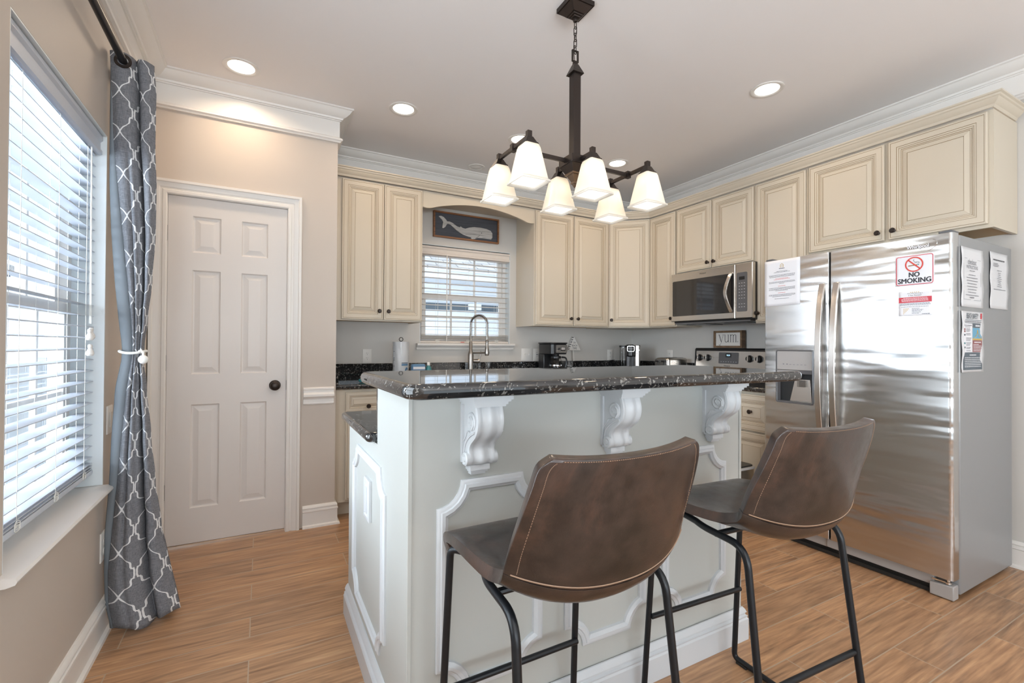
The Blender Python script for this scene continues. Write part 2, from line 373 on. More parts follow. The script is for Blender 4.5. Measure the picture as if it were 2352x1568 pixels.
def text(name, body, mat, parent, fr, w, h, world=True, depth=.0004, label=None, bold=0):
    """raised lettering fitted to w x h, centred on fr origin"""
    cu = bpy.data.curves.new(name, 'FONT'); cu.body = body; cu.align_x = 'CENTER'; cu.extrude = 0; cu.resolution_u = 3
    t = bpy.data.objects.new(name, cu); me = bpy.data.meshes.new_from_object(t); bpy.data.objects.remove(t)
    xs = [v.co.x for v in me.vertices]; ys = [v.co.y for v in me.vertices]
    cx, cy_, sx, sy_ = (min(xs) + max(xs)) / 2, (min(ys) + max(ys)) / 2, w / (max(xs) - min(xs)), h / (max(ys) - min(ys))
    O, U, V, N = [Vector(a) for a in fr]
    if world: O = O - root_loc(parent)
    for v in me.vertices: v.co = O + U * (v.co.x - cx) * sx + V * (v.co.y - cy_) * sy_ + N * depth
    if bold:      # heavier strokes: the glyph overprinted with tiny shifts
        vs = [v.co.copy() for v in me.vertices]; ps = [tuple(p.vertices) for p in me.polygons]; nv, nf = [], []
        for k_, (dx, dy) in enumerate(((0, 0), (1, 0), (-1, 0), (0, .7), (0, -.7), (.7, .5), (-.7, -.5))):
            b0 = len(nv); nv += [v + U * (dx * bold * h) + V * (dy * bold * h) + N * (k_ * 4e-6) for v in vs]; nf += [tuple(i + b0 for i in p) for p in ps]
        me = bpy.data.meshes.new(name); me.from_pydata(nv, [], nf)
    me.name = name; me.materials.clear(); me.materials.append(M[mat]); o = bpy.data.objects.new(name, me); C.objects.link(o); o.parent = parent
    if label: o['label'] = label
    return o
def arc(cx, cy_, r_, a0, a1, n):
    return [(cx + r_ * math.cos(a0 + (a1 - a0) * i / n), cy_ + r_ * math.sin(a0 + (a1 - a0) * i / n)) for i in range(n + 1)]
def bez(p, n=10):
    """smooth polyline through points (Catmull-Rom)"""
    P = [Vector(a) for a in p]; out = []
    for i in range(len(P) - 1):
        a, b, c, d = P[max(i - 1, 0)], P[i], P[i + 1], P[min(i + 2, len(P) - 1)]
        for k in range(n):
            t = k / n; out.append(.5 * ((2 * b) + (c - a) * t + (2 * a - 5 * b + 4 * c - d) * t * t + (3 * b - a - 3 * c + d) * t ** 3))
    out.append(P[-1]); return out
def fillet(pts, r_, n=5):
    """round the inner corners of a 3-D polyline"""
    P = [Vector(a) for a in pts]; out = [P[0]]
    for i in range(1, len(P) - 1):
        a, b, c = P[i - 1], P[i], P[i + 1]; u, v = (a - b), (c - b); rr = min(r_, u.length * .45, v.length * .45)
        p, q = b + u.normalized() * rr, b + v.normalized() * rr
        for k in range(n + 1): t = k / n; out.append(p * (1 - t) ** 2 + b * 2 * t * (1 - t) + q * t * t)
    out.append(P[-1]); return out
# ------------------------------------------------------------------ the room
XL, YP, XP, YB, XR, ZC, YR = -.565, 3.29, .44, 3.92, 3.62, 2.74, -3.5
F3 = ((0, 0, 0), (1, 0, 0), (0, 1, 0), (0, 0, 1))
struct('floor', MB().box(XL - .15, XR + .15, YR - .1, YB + .15, -.06, 0), 'floor')
struct('ceiling', MB().box(XL - .15, XR + .15, YR - .1, YB + .15, ZC, ZC + .06), 'ceil')
WY0, WY1, WZ0, WZ1 = 1.632, 2.476, .60, 2.035
mb = MB()
for y0, y1, z0, z1 in ((YR, WY0, 0, ZC), (WY1, YP, 0, ZC), (WY0, WY1, 0, WZ0), (WY0, WY1, WZ1, ZC)): mb.box(XL - .15, XL, y0, y1, z0, z1)
struct('wall_left', mb, 'wall')
mb = MB()   # pantry wall with the door opening, and its side return
DX0, DX1, DZ = -.487, .151, 2.052
for x0, x1, z0, z1 in ((XL, DX0, 0, ZC), (DX1, XP, 0, ZC), (DX0, DX1, DZ, ZC)): mb.box(x0, x1, YP, YP + .12, z0, z1)
mb.box(XP - .11, XP, YP + .12, YB, 0, ZC)
struct('wall_pantry', mb, 'wall')
KX0, KX1, KZ0, KZ1 = 1.205, 2.085, 1.200, 2.065
mb = MB()
for x0, x1, z0, z1 in ((XP, KX0, 0, ZC), (KX1, XR, 0, ZC), (KX0, KX1, 0, KZ0), (KX0, KX1, KZ1, ZC)): mb.box(x0, x1, YB, YB + .15, z0, z1)
mb.box(XL - .15, XP, YB, YB + .15, 0, ZC)
struct('wall_back', mb, 'wallk')
struct('wall_right', MB().box(XR, XR + .15, YR, YB + .15, 0, ZC), 'wallk')
mb = MB()
for x0, x1, z0, z1 in ((XL - .15, -.5, 0, ZC), (2.9, XR + .15, 0, ZC), (-.5, 2.9, 0, .15), (-.5, 2.9, 2.5, ZC)): mb.box(x0, x1, YR - .1, YR, z0, z1)
struct('wall_rear', mb, 'wall')
# crown, frieze board and bead in one moulding that runs round the room
CR = [(0, ZC), (.088, ZC), (.088, ZC - .008), (.078, ZC - .012), (.066, ZC - .030), (.046, ZC - .046), (.030, ZC - .052), (.026, ZC - .062), (.018, ZC - .064), (.018, ZC - .070), (.010, ZC - .071), (.010, 2.566),
      (.013, 2.562), (.016, 2.560), (.026, 2.552), (.028, 2.543), (.018, 2.536), (.014, 2.529), (0, 2.527)]
CR = [(-a, b) for a, b in CR]
struct('trim_1', MB().sweep([(XL, YR), (XL, YP), (XP, YP), (XP, YB), (XR, YB), (XR, YR)], CR), 'trim', ang=25)
BS = [(0, 0), (.030, 0), (.028, .012), (.016, .018), (.015, .098), (.019, .102), (.018, .110), (.012, .113), (.012, .120), (.016, .124), (.013, .132), (.006, .140), (0, .141)]
BS = [(-a, b) for a, b in BS]
struct('baseboard_left', MB().sweep([(XL, YR), (XL, YP - .002)], BS), 'trim', ang=25)
struct('baseboard_pantry', MB().sweep([(.243, YP), (XP, YP), (XP, 3.36)], BS), 'trim', ang=25)
struct('baseboard_right', MB().sweep([(XR, 1.0), (XR, YR)], BS), 'trim', ang=25)
CH = [(0, .792), (.008, .793), (.012, .800), (.009, .806), (.009, .826), (.012, .832), (.020, .838), (.030, .846), (.030, .860), (.018, .868), (.012, .874), (.012, .886), (.018, .890), (.018, .899), (.010, .904), (0, .905)]
struct('trim_2', MB().sweep([(.243, YP), (XP - .012, YP)], [(-a, b) for a, b in CH]), 'trim', ang=25)
# door casing
cas = [(0, 0), (0, .014), (-.006, .018), (-.020, .018), (-.024, .013), (-.034, .012), (-.040, .016), (-.062, .020), (-.066, .026), (-.080, .026), (-.082, .020), (-.082, 0)]
fr = ((0, YP, 0), (1, 0, 0), (0, 0, 1), (0, -1, 0))
cas = [(-a, b) for a, b in cas]
struct('trim_3', MB().sweep([(DX0 + .008, 0), (DX0 + .008, DZ - .008), (DX1 - .008, DZ - .008), (DX1 - .008, 0)], cas, fr), 'trim', ang=25)
struct('trim_4', MB().box(DX0, DX0 + .009, YP, YP + .12, 0, DZ).box(DX1 - .009, DX1, YP, YP + .12, 0, DZ).box(DX0, DX1, YP, YP + .12, DZ - .009, DZ), 'trim')
# six-panel pantry door
def door_slab():
    mb = MB(); x0, x1, z0, z1 = -.477, .141, .018, 2.041; Y = YP + .004
    xs = [x0, -.360, -.217, -.110, .033, x1]; zs = [z0, .222, .827, 1.005, 1.616, 1.720, 1.934, z1]
    fr = ((0, Y, 0), (1, 0, 0), (0, 0, 1), (0, -1, 0))
    prof = [(0, 0, 0), (.007, -.009, 0), (.012, -.010, 0), (.017, -.009, 0), (.040, -.002, 0)]
    for i in range(5):
        for j in range(7):
            a, b, c, d = xs[i], xs[i + 1], zs[j], zs[j + 1]
            if i in (1, 3) and j in (1, 3, 5): mb.rings(fr, a, b, c, d, prof)
            else: mb.add([(a, Y, c), (b, Y, c), (b, Y, d), (a, Y, d)], [(0, 1, 2, 3)])
    mb.add([(x0, Y, z0), (x1, Y, z0), (x1, Y, z1), (x0, Y, z1), (x0, Y + .035, z0), (x1, Y + .035, z0), (x1, Y + .035, z1), (x0, Y + .035, z1)], [(0, 4, 5, 1), (1, 5, 6, 2), (2, 6, 7, 3), (3, 7, 4, 0), (4, 7, 6, 5)])
    return mb
d = struct('door_1', door_slab(), 'door', recalc=False, ang=10)
fk = ((.079, YP + .004, .925), (1, 0, 0), (0, 0, 1), (0, -1, 0))
k = MB().lathe([(.033, 0), (.033, .004), (.028, .010), (.014, .013), (.012, .030), (.016, .036), (.026, .042), (.029, .052), (.026, .064), (.014, .070), (0, .071)], fk, 28).build('door_knob', M['bronze'], d, ang=50)
k['label'] = 'round dark bronze knob'
for z in (.330, 1.072, 1.819):
    hb = MB().tube([(-.484, YP - .006, z - .045), (-.484, YP - .006, z + .045)], .0055, 10)
    hb.box(-.492, -.478, YP - .004, YP - .001, z - .045, z + .045)
    hb.build('hinge', 'nickel', d)
MB().box(.1415, .1445, YP - .001, YP + .002, .895, .955).box(.1425, .149, YP - .004, YP - .001, .905, .945).build('strike_plate', 'bronze', d)
struct('pantry_floor', MB().box(-.486, .150, YP + .05, YP + .11, 0.0005, .004), 'blackm')
bpy.data.objects['pantry_floor'].name = 'trim_5'

# dining window in the left wall ------------------------------------------------
xw = XL - .125
wn = MB()
for y0, y1, z0, z1 in ((WY0, WY0 + .045, WZ0, WZ1), (WY1 - .045, WY1, WZ0, WZ1), (WY0 + .045, WY1 - .045, WZ0, WZ0 + .045), (WY0 + .045, WY1 - .045, WZ1 - .045, WZ1)): wn.box(xw - .035, xw + .02, y0, y1, z0, z1)
w1 = struct('window_1', wn, 'trim', bev=.003)
def sash(par, lo, hi, z0, z1, depth0, axis, nb, nh, fm=.042, mat='trim'):
    """sash with muntins; axis 'y' = left wall window, 'x' = back wall window"""
    mb = MB()
    def bx(a, b, z0_, z1_, t=0):
        if axis == 'y': mb.box(depth0 - .028 + t, depth0 - t, a, b, z0_, z1_)
        else: mb.box(a, b, depth0 + t, depth0 + .028 - t, z0_, z1_)
    bx(lo, lo + fm, z0, z1); bx(hi - fm, hi, z0, z1); bx(lo + fm, hi - fm, z0, z0 + fm); bx(lo + fm, hi - fm, z1 - fm, z1)
    for i in range(1, nb): c = lo + fm + (hi - lo - 2 * fm) * i / nb; bx(c - .008, c + .008, z0 + fm, z1 - fm, .006)
    for i in range(1, nh): c = z0 + fm + (z1 - z0 - 2 * fm) * i / nh; bx(lo + fm, hi - fm, c - .008, c + .008, .0062)
    s_ = mb.build('sash', mat, par)
    g = MB()
    if axis == 'y': g.box(depth0 - .0165, depth0 - .0135, lo + fm - .004, hi - fm + .004, z0 + fm - .004, z1 - fm + .004)
    else: g.box(lo + fm - .004, hi - fm + .004, depth0 + .0135, depth0 + .0165, z0 + fm - .004, z1 - fm + .004)
    g.build('pane', 'glass', s_)
sash(w1, WY0 + .046, WY1 - .046, 1.30, WZ1 - .046, xw - .004, 'y', 3, 2)
sash(w1, WY0 + .046, WY1 - .046, WZ0 + .046, 1.335, xw + .024, 'y', 3, 2)
MB().sweep([(WY0 - .03, 0), (WY1 + .003, 0)], [(0, WZ0 - .022), (0, WZ0 + .004), (.13, WZ0 + .004), (.148, WZ0 - .001), (.152, WZ0 - .009), (.148, WZ0 - .017), (.13, WZ0 - .022)],
           ((XL - .114, 0, 0), (0, 1, 0), (1, 0, 0), (0, 0, 1)), pclosed=True).build('window_sill', 'trim', w1, ang=25)
mb = MB()   # painted boards lining the deep window reveal
mb.box(XL - .113, XL - .0005, WY0 + .0005, WY0 + .005, WZ0 + .006, WZ1 - .0005).box(XL - .113, XL - .0005, WY1 - .004, WY1 - .0005, WZ0 + .006, WZ1 - .0005).box(XL - .113, XL - .0005, WY0 + .005, WY1 - .004, WZ1 - .005, WZ1 - .0005)
struct('trim_6', mb, 'reveal')
mb = MB()
mb.box(KX0 + .0005, KX0 + .005, YB + .0005, YB + .084, KZ0, KZ1 - .0005).box(KX1 - .005, KX1 - .0005, YB + .0005, YB + .084, KZ0, KZ1 - .0005).box(KX0 + .005, KX1 - .005, YB + .0005, YB + .084, KZ1 - .005, KZ1 - .0005)
struct('trim_7', mb, 'reveal')
wn = MB()   # window frame added on the solid wall around the island fill light
for y0, y1, z0, z1 in ((.69, .738, .60, 2.06), (1.462, 1.51, .60, 2.06), (.738, 1.462, .60, .648), (.738, 1.462, 2.012, 2.06), (.738, 1.462, 1.31, 1.345), (.975, .985, .648, 1.31), (1.215, 1.225, .648, 1.31), (.975, .985, 1.345, 2.012), (1.215, 1.225, 1.345, 2.012)): wn.box(XL + .0005, XL + .014, y0, y1, z0, z1)
w3 = struct('added_window', wn, 'trim')
MB().box(XL + .0005, XL + .003, .739, 1.461, .649, 1.309).build('pane', 'fillpane', w3); MB().box(XL + .0005, XL + .003, .739, 1.461, 1.346, 2.011).build('pane', 'fillpane', w3)  # glowing sheets added over solid wall in place of panes
# kitchen window in the back wall ------------------------------------------------
yw = YB + .105; kn = MB()
for x0, x1, z0, z1 in ((KX0, KX0 + .035, KZ0, KZ1), (KX1 - .035, KX1, KZ0, KZ1), (KX0 + .035, KX1 - .035, KZ0, KZ0 + .03), (KX0 + .035, KX1 - .035, KZ1 - .04, KZ1)): kn.box(x0, x1, yw - .02, yw + .045, z0, z1)
w2 = struct('window_2', kn, 'trim', bev=.003)
sash(w2, KX0 + .036, KX1 - .036, 1.60, KZ1 - .041, yw + .006, 'x', 3, 1, .04)
sash(w2, KX0 + .036, KX1 - .036, KZ0 + .031, 1.640, yw - .026, 'x', 3, 2, .04)
MB().sweep([(1.172, YB - .0005), (2.118, YB - .0005)], [(-.0, 1.140), (-.014, 1.141), (-.018, 1.150), (-.014, 1.156), (-.020, 1.166), (-.034, 1.172), (-.036, 1.176), (-.046, 1.177), (-.050, 1.184), (-.050, 1.194), (-.046, 1.199), (0, 1.199)]).build('window_sill', 'trim', w2, ang=25)
MB().box(KX0 + .001, KX1 - .001, YB + .001, YB + .084, 1.1785, KZ0 - .0005).build('sill_board', 'trim', w2)

# venetian blinds ----------------------------------------------------------------
def blind(name, label, axis, lo, hi, d0, ztop, zbot, pitch, mat, tilt, nst, cords, wand=None):
    """slats run along lo..hi; d0 = centre plane of the slats"""
    t = thing(name, label, 'window blind', ((d0, (lo + hi) / 2, zbot) if axis == 'y' else ((lo + hi) / 2, d0, zbot)))
    sg = 1 if axis == 'y' else -1
    def P(a, d, z): return (d0 + sg * d, a, z) if axis == 'y' else (a, d0 + sg * d, z)
    fr = (P(0, 0, 0), (P(1, 0, 0)[0] - P(0, 0, 0)[0], P(1, 0, 0)[1] - P(0, 0, 0)[1], 0), (P(0, 1, 0)[0] - P(0, 0, 0)[0], P(0, 1, 0)[1] - P(0, 0, 0)[1], 0), (0, 0, 1))
    MB().sweep([(lo - .002, .0), (hi + .002, .0)], [(.036, ztop - .078), (.044, ztop - .074), (.044, ztop - .060), (.038, ztop - .054), (.038, ztop - .026), (.046, ztop - .018), (.046, ztop - .004), (.036, ztop), (.026, ztop), (.026, ztop - .078)], fr, pclosed=True).build('valance', mat, t, ang=25)
    MB().sweep([(lo, 0), (hi, 0)], [(-.025, ztop - .05), (.024, ztop - .05), (.024, ztop - .004), (-.025, ztop - .004)], fr, pclosed=True).build('headrail', mat, t)
    z = ztop - .082; sl = MB(); zb = zbot + .018; stack0 = zb + nst * .011
    def slat(z, tl):
        c, s_ = math.cos(tl), math.sin(tl); pr = []
        for e, u in ((1, -.025), (1, 0), (1, .025), (-1, .025), (-1, 0), (-1, -.025)):
            h = (.0013 * e) + .0025 * (1 - (u / .025) ** 2); pr.append((u * c - h * s_, z + u * s_ + h * c))
        sl.sweep([(lo, 0), (hi, 0)], pr, fr, pclosed=True)
    while z > stack0 + pitch * .4: slat(z, tilt); z -= pitch
    for i in range(nst): slat(zb + .004 + i * .011, 0)
    sl.build('slats', mat, t, ang=30)
    MB().sweep([(lo, 0), (hi, 0)], [(-.026, zbot), (.026, zbot), (.028, zbot + .008), (.026, zbot + .017), (-.026, zbot + .017), (-.028, zbot + .008)], fr, pclosed=True).build('bottom_rail', mat, t)
    lad = MB()
    for a in cords:
        for d_ in (-.027, .027): lad.tube([P(a, d_, ztop - .05), P(a, d_, zbot + .01)], .0009, 4)
        lad.tube([P(a + .012, .0, ztop - .05), P(a + .012, .0, zbot + .01)], .0008, 4)
        for q in range(3): lad.tube([P(a + .018 * math.cos(u_ * .7), .029, zbot + .012 + .006 * q + .009 * math.sin(u_ * .7)) for u_ in range(10)], .0012, 4, closed=True)
    lad.build('ladder_cords', 'cord', t)
    return t, P
bl, P = blind('window_blind', 'white venetian blind with open slats in the tall left window beside the curtain', 'y', WY0 + .008, WY1 - .008, XL - .058, WZ1 - .006, .655, .0436, 'slat', R(-4), 3, (1.80, 2.08, 2.36))
pc = MB()
for dy in (-.006, .004, .010): pc.tube([P(2.375 + dy * .6, .034, 1.95), P(2.372 + dy, .036, 1.55), P(2.372 + dy * 1.3, .037, 1.26)], .0011, 5)
pc.build('pull_cord', 'cord', bl)
for (y, z) in ((2.366, 1.195), (2.382, 1.20), (2.372, 1.135)):
    MB().lathe([(.003, .045), (.007, .042), (.008, .034), (.006, .028), (.012, .016), (.013, .006), (.009, 0)], (P(y, .038, z), (1, 0, 0), (0, 1, 0), (0, 0, 1)), 14).build('cord_tassel', 'white', bl)
kb, P = blind('window_blind', 'cream venetian blind half covering the window above the kitchen sink', 'x', KX0 + .008, KX1 - .009, YB + .040, KZ1 - .012, 1.202, .0480, 'slatk', R(2), 6, (1.37, 1.66, 1.95))
MB().tube([P(1.445, .052, 1.99), P(1.445, .055, 1.215)], .0045, 8).build('tilt_wand', 'white', kb)
MB().box(1.588, 1.624, YB + .0095, YB + .0115, 1.208, 1.213).build('tag', 'red', kb)

# curtain rod, curtain and tieback -------------------------------------------------
XRD, ZRD = -.512, 2.347
rd = thing('curtain_rod', 'dark round metal rod along the left wall above the window', 'curtain rod', (XRD, 1.3, ZRD))
MB().tube([(XRD, -.45, ZRD), (XRD, 2.62, ZRD)], .0145, 16).build('rod', 'iron', rd)
MB().lathe([(.015, 0), (.020, .004), (.020, .014), (.012, .018), (.026, .034), (.026, .05), (.012, .062), (0, .064)], ((XRD, 2.62, ZRD), (1, 0, 0), (0, 0, 1), (0, 1, 0)), 16).build('finial', 'iron', rd)
for y in (-.3, 2.585):
    MB().tube([(XRD, y, ZRD), (XL + .004, y, ZRD)], .008, 8).box(XL + .0005, XL + .006, y - .015, y + .015, ZRD - .03, ZRD + .03).build('bracket', 'iron', rd)
# outline measured down the hang: z, left x, border x (front panel starts), right x
OUT = [(2.385, -.556, -.556, -.420), (2.25, -.556, -.549, -.410), (2.05, -.556, -.543, -.408), (1.85, -.555, -.526, -.400), (1.65, -.548, -.508, -.400), (1.45, -.535, -.490, -.410),
       (1.28, -.520, -.476, -.424), (1.175, -.508, -.470, -.434), (1.12, -.508, -.472, -.436), (1.00, -.528, -.488, -.424), (.80, -.538, -.502, -.408), (.60, -.544, -.514, -.392), (.40, -.556, -.528, -.370),
       (.25, -.556, -.538, -.345), (.12, -.552, -.534, -.318), (.03, -.535, -.518, -.300)]
def oi(z, k):
    for a, b in zip(OUT, OUT[1:]):
        if a[0] >= z >= b[0]:
            t_ = (a[0] - z) / (a[0] - b[0]); t_ = t_ * t_ * (3 - 2 * t_) if k == 3 and z > .2 else t_
            return a[k] + (b[k] - a[k]) * t_
    return OUT[0][k] if z > OUT[0][0] else OUT[-1][k]
ct = thing('curtain', 'grey linen-look curtain with white trellis pattern gathered beside the pantry door', 'curtain', (-.47, 2.45, .01))
YC = 2.46
def cur(s_, z, back=0):
    """s_ 0..1 across the front panel"""
    x0, x1 = oi(z, 2), oi(z, 3); g = max(0, 1 - abs(z - 1.15) / 1.25)
    nf = 3.0; top = min(1, max(0, (z - 1.9) / .45)); low = max(0, (.9 - z) / .9)
    v1 = .62 + .05 * math.sin(z * 1.7); v2 = .30 - .04 * math.sin(z * 2.1)
    bulge = -(.020 * math.sin(PI * min(s_ / v1, 1)) if s_ < v1 else .016 * math.sin(PI * (s_ - v1) / (1 - v1)))
    fold = (bulge * (1 - .35 * g) + .028 * math.exp(-((s_ - v1) / .055) ** 2) * (1 - .5 * top) + .016 * math.exp(-((s_ - v2) / .06) ** 2) * (.25 + .75 * g) * (1 - top) + .004 * g * math.cos(s_ * 26)) * .9
    amp = -.020 * math.sin(s_ * PI) * low
    y = YC + fold * 1.5 + amp + .05 * s_ * top - (.03 * low * math.sin(s_ * 4 + .5)) + back
    xx = x0 + (x1 - x0) * s_
    return (xx, y, z)
mbc = MB(); NU, NV = 72, 110; ztop_, zbot_ = 2.385, .014
def cz(u, v):
    zb = zbot_ + .012 + .010 * math.sin(u * 9); return ztop_ + (zb - ztop_) * v
mbc.grid(lambda u, v: cur(u, cz(u, v)), NU, NV)
cp_ = mbc.build('front_panel', 'curtain', ct, recalc=False, ang=180)
uvl = cp_.data.uv_layers.new(name='UVMap')
for lp in cp_.data.loops:
    k_ = lp.vertex_index; i, j = k_ % (NU + 1), k_ // (NU + 1); z = cz(i / NU, j / NV)
    # cloth width stays what it is at the hem: gathered cloth shows less of it per fold
    uvl.data[lp.index].uv = ((i / NU) * .275 + .03 - .02 * math.sin(i / NU * PI), z + .01)
q = cp_.modifiers.new('thick', 'SOLIDIFY'); q.thickness = .0025; q.offset = -1
ml = MB()
def lin_(u, v):
    z = ztop_ - .004 + (zbot_ + .006 - ztop_) * v; x0 = oi(z, 1); x1 = oi(z, 2) + .012; lw = max(0, (1.2 - z)) / 1.2
    return (x0 + (x1 - x0) * u, YC + .014 + .02 * math.sin(u * PI) * (-.8) + .012 * math.sin(z * 5) * u * (1 - u) + .010 * u, z)
ml.grid(lin_, 12, 80); l_ = ml.build('lining', 'lining', ct, recalc=False, ang=180)
q = l_.modifiers.new('thick', 'SOLIDIFY'); q.thickness = .002; q.offset = -1
mk = MB()   # rear folds of the stacked curtain, seen edge-on at the right
def rear(u, v):
    z = ztop_ - .02 + (zbot_ + .03 - ztop_) * v; x1 = oi(z, 3); g = max(0, 1 - abs(z - 1.15) / .9); a_ = .5 + .5 * math.cos(u * 5 * PI)
    return (x1 - .012 - .05 * (1 - a_) * (1 - .6 * g), YC + .035 + .085 * u * (1 - .7 * g), z)
mk.grid(rear, 60, 40); k_ = mk.build('rear_folds', 'curtain', ct, recalc=False, ang=180)
uvl = k_.data.uv_layers.new(name='UVMap')
for lp in k_.data.loops:
    a_ = lp.vertex_index; uvl.data[lp.index].uv = ((a_ % 61) / 60 * .45, k_.data.vertices[a_].co.z)
q = k_.modifiers.new('thick', 'SOLIDIFY'); q.thickness = .002; q.offset = 1
MB().lathe([(.0185, -.003), (.028, -.003), (.030, 0), (.028, .003), (.0185, .003), (.0185, -.003)], ((XRD, YC - .016, ZRD), (1, 0, 0), (0, 0, 1), (0, 1, 0)), 28, caps=False).build('grommet', 'bronze', ct)
tb = thing('curtain_tieback', 'white rope tieback with a woven ball cinching the grey curtain', 'curtain tieback', (-.47, 2.45, 1.15))
rp = []
for i in range(41):
    a_ = 2 * PI * i / 40; rp.append((-.4715 + .044 * math.cos(a_), 2.470 + .050 * math.sin(a_), 1.148 + .004 * math.cos(a_ * 2)))
MB().tube(rp[:-1], .0055, 8, closed=True).build('rope', 'cord', tb)
MB().tube([(-.444, 2.424, 1.150), (-.436, 2.418, 1.156), (-.428, 2.414, 1.146), (-.427, 2.414, 1.132)], .0045, 8).build('rope_loop', 'cord', tb)
bm_ = MB().lathe([(.001, -.018)] + [(.018 * math.sin(PI * i / 10), -.018 * math.cos(PI * i / 10)) for i in range(1, 10)] + [(.001, .018)], ((-.427, 2.412, 1.118), (1, 0, 0), (0, 1, 0), (0, 0, 1)), 18)
bm_.build('woven_ball', 'cord', tb, ang=180)

# wall plates ----------------------------------------------------------------------
def plate(name, label, cat, fr, w_, h_, kind, group=None, n=1):
    group = {'wall_outlet': 'white electrical outlets on the walls', 'light_switch': 'white switch plates on the walls'}[name]
    O, U, V, N = [Vector(a) for a in fr]; t = thing(name, label, cat, O, 0, group)
    MB().rings((O, U, V, N), -w_ / 2, w_ / 2, -h_ / 2, h_ / 2, [(0, .0005, 0), (0, .004, 0), (.004, .0065, 0)]).build('wall_plate', 'white', t)
    for i in range(n):
        c = (i - (n - 1) / 2) * .046
        if kind == 'outlet':
            for dz in (-.0195, .0195):
                oc = [(c + .0165 * math.cos(a), dz + min(.0135, max(-.0135, .0165 * math.sin(a)))) for a in [2 * PI * q / 24 for q in range(24)]]
                s_ = MB().prism(oc, (O, U, V, N), .0066, .0085).build('socket', 'white', t)
                MB().prism([(c - .0065, dz + .001), (c - .0045, dz + .001), (c - .0045, dz + .009), (c - .0065, dz + .009)], (O, U, V, N), .0086, .0089).prism([(c + .0045, dz + .001), (c + .0065, dz + .001), (c + .0065, dz + .008), (c + .0045, dz + .008)], (O, U, V, N), .0086, .0089).prism([(c - .0022, dz - .009), (c + .0022, dz - .009), (c + .0022, dz - .005), (c - .0022, dz - .005)], (O, U, V, N), .0086, .0089).build('slot', 'ink', s_)
        elif kind == 'toggle':
            MB().prism([(c - .005, -.012), (c + .005, -.012), (c + .005, .012), (c - .005, .012)], (O, U, V, N), .0066, .008).prism([(c - .004, -.001), (c + .004, -.001), (c + .0035, .010), (c - .0035, .010)], (O, U, V, N), .008, .018).build('toggle', 'white', t)
        elif kind == 'gfci':
            MB().prism([(c - .017, -.033), (c + .017, -.033), (c + .017, .033), (c - .017, .033)], (O, U, V, N), .0066, .0085).build('socket', 'white', t)
            mq = MB()
            for dz in (-.022, .014):
                for q in (-.0065, .0045): mq.prism([(c + q, dz), (c + q + .002, dz), (c + q + .002, dz + .008), (c + q, dz + .008)], (O, U, V, N), .0086, .0089)
            mq.prism([(c - .008, -.004), (c + .008, -.004), (c + .008, .004), (c - .008, .004)], (O, U, V, N), .0086, .0096).build('slot', 'inkg', t)
        elif kind == 'rocker':
            MB().prism([(c - .017, -.033), (c + .017, -.033), (c + .017, .033), (c - .017, .033)], (O, U, V, N), .0066, .0105).build('rocker', 'white', t, bev=.002)
    return t
bw = lambda x, z: ((x, YB, z), (1, 0, 0), (0, 0, 1), (0, -1, 0))
rw = lambda y, z: ((XR, y, z), (0, -1, 0), (0, 0, 1), (-1, 0, 0))
lw = lambda y, z: ((XL, y, z), (0, 1, 0), (0, 0, 1), (1, 0, 0))
plate('wall_outlet', 'white duplex outlet above the counter under the left wall cabinet', 'outlet', bw(.764, 1.090), .072, .115, 'outlet')
plate('light_switch', 'white double toggle switch plate right of the sink window', 'light switch', bw(2.273, 1.097), .118, .118, 'toggle', n=2)
plate('wall_outlet', 'white outlet just right of the double toggle switch plate', 'outlet', bw(2.386, 1.096), .074, .118, 'gfci')
plate('wall_outlet', 'white outlet on the back wall between the drip coffee maker and pod brewer', 'outlet', bw(3.310, 1.088), .072, .115, 'outlet')
plate('wall_outlet', 'white outlet on the right wall above the toaster', 'outlet', rw(3.372, 1.09), .072, .115, 'outlet')
plate('light_switch', 'white switch plate on the left wall behind the gathered curtain', 'light switch', lw(2.545, .862), .072, .118, 'rocker')
plate('wall_outlet', 'white outlet low on the left wall below the window sill', 'outlet', lw(2.478, .355), .072, .118, 'outlet')

# recessed ceiling lights -----------------------------------------------------------
def downlight(x, y, label, on=True, r_=.092, power=None):
    t = thing('recessed_light' if on else 'ceiling_speaker', label, 'ceiling light' if on else 'ceiling speaker', (x, y, ZC), 0, 'recessed lights in the kitchen ceiling' if on else None)
    f = ((x, y, ZC), (1, 0, 0), (0, -1, 0), (0, 0, -1))
    MB().lathe([(r_, .0005), (r_, .004), (r_ - .006, .007), (r_ - .020, .005), (r_ - .026, .001)], f, 40, caps=False).build('trim_ring', 'trim', t, ang=60)
    if on:
        MB().lathe([(0, .0015), (r_ - .024, .0015)], f, 36, caps=False).build('lens', 'lens', t, recalc=False)
        l = area('downlight_lamp', (x, y, ZC - .012), (0, 0, -1), .13, .13, DOWNW if power is None else power, (1, .76, .53), R(150), disk=True)
    else:
        MB().lathe([(0, .010), (r_ - .030, .004), (r_ - .026, .001)], f, 36, caps=False).build('grille', 'trim', t)
downlight(-.112, 3.020, 'glowing recessed light in front of the pantry door')
downlight(.813, 3.039, 'glowing recessed light above the left counter run')
downlight(1.709, 3.062, 'glowing recessed light partly hidden behind the chandelier arm')
downlight(2.658, 3.062, 'glowing recessed light just right of the chandelier stem')
downlight(2.677, 1.741, 'glowing recessed light nearest the refrigerator cabinets')
for x, y in ((.3, .2), (2.2, .1), (.3, -1.6), (2.2, -1.6)): area('downlight_lamp', (x, y, ZC - .012), (0, 0, -1), .13, .13, DOWNW * .5, (1, .78, .56), R(150), disk=True)
downlight(1.640, 3.725, 'round unlit white ceiling disc close to the crown above the sink', False, .075)
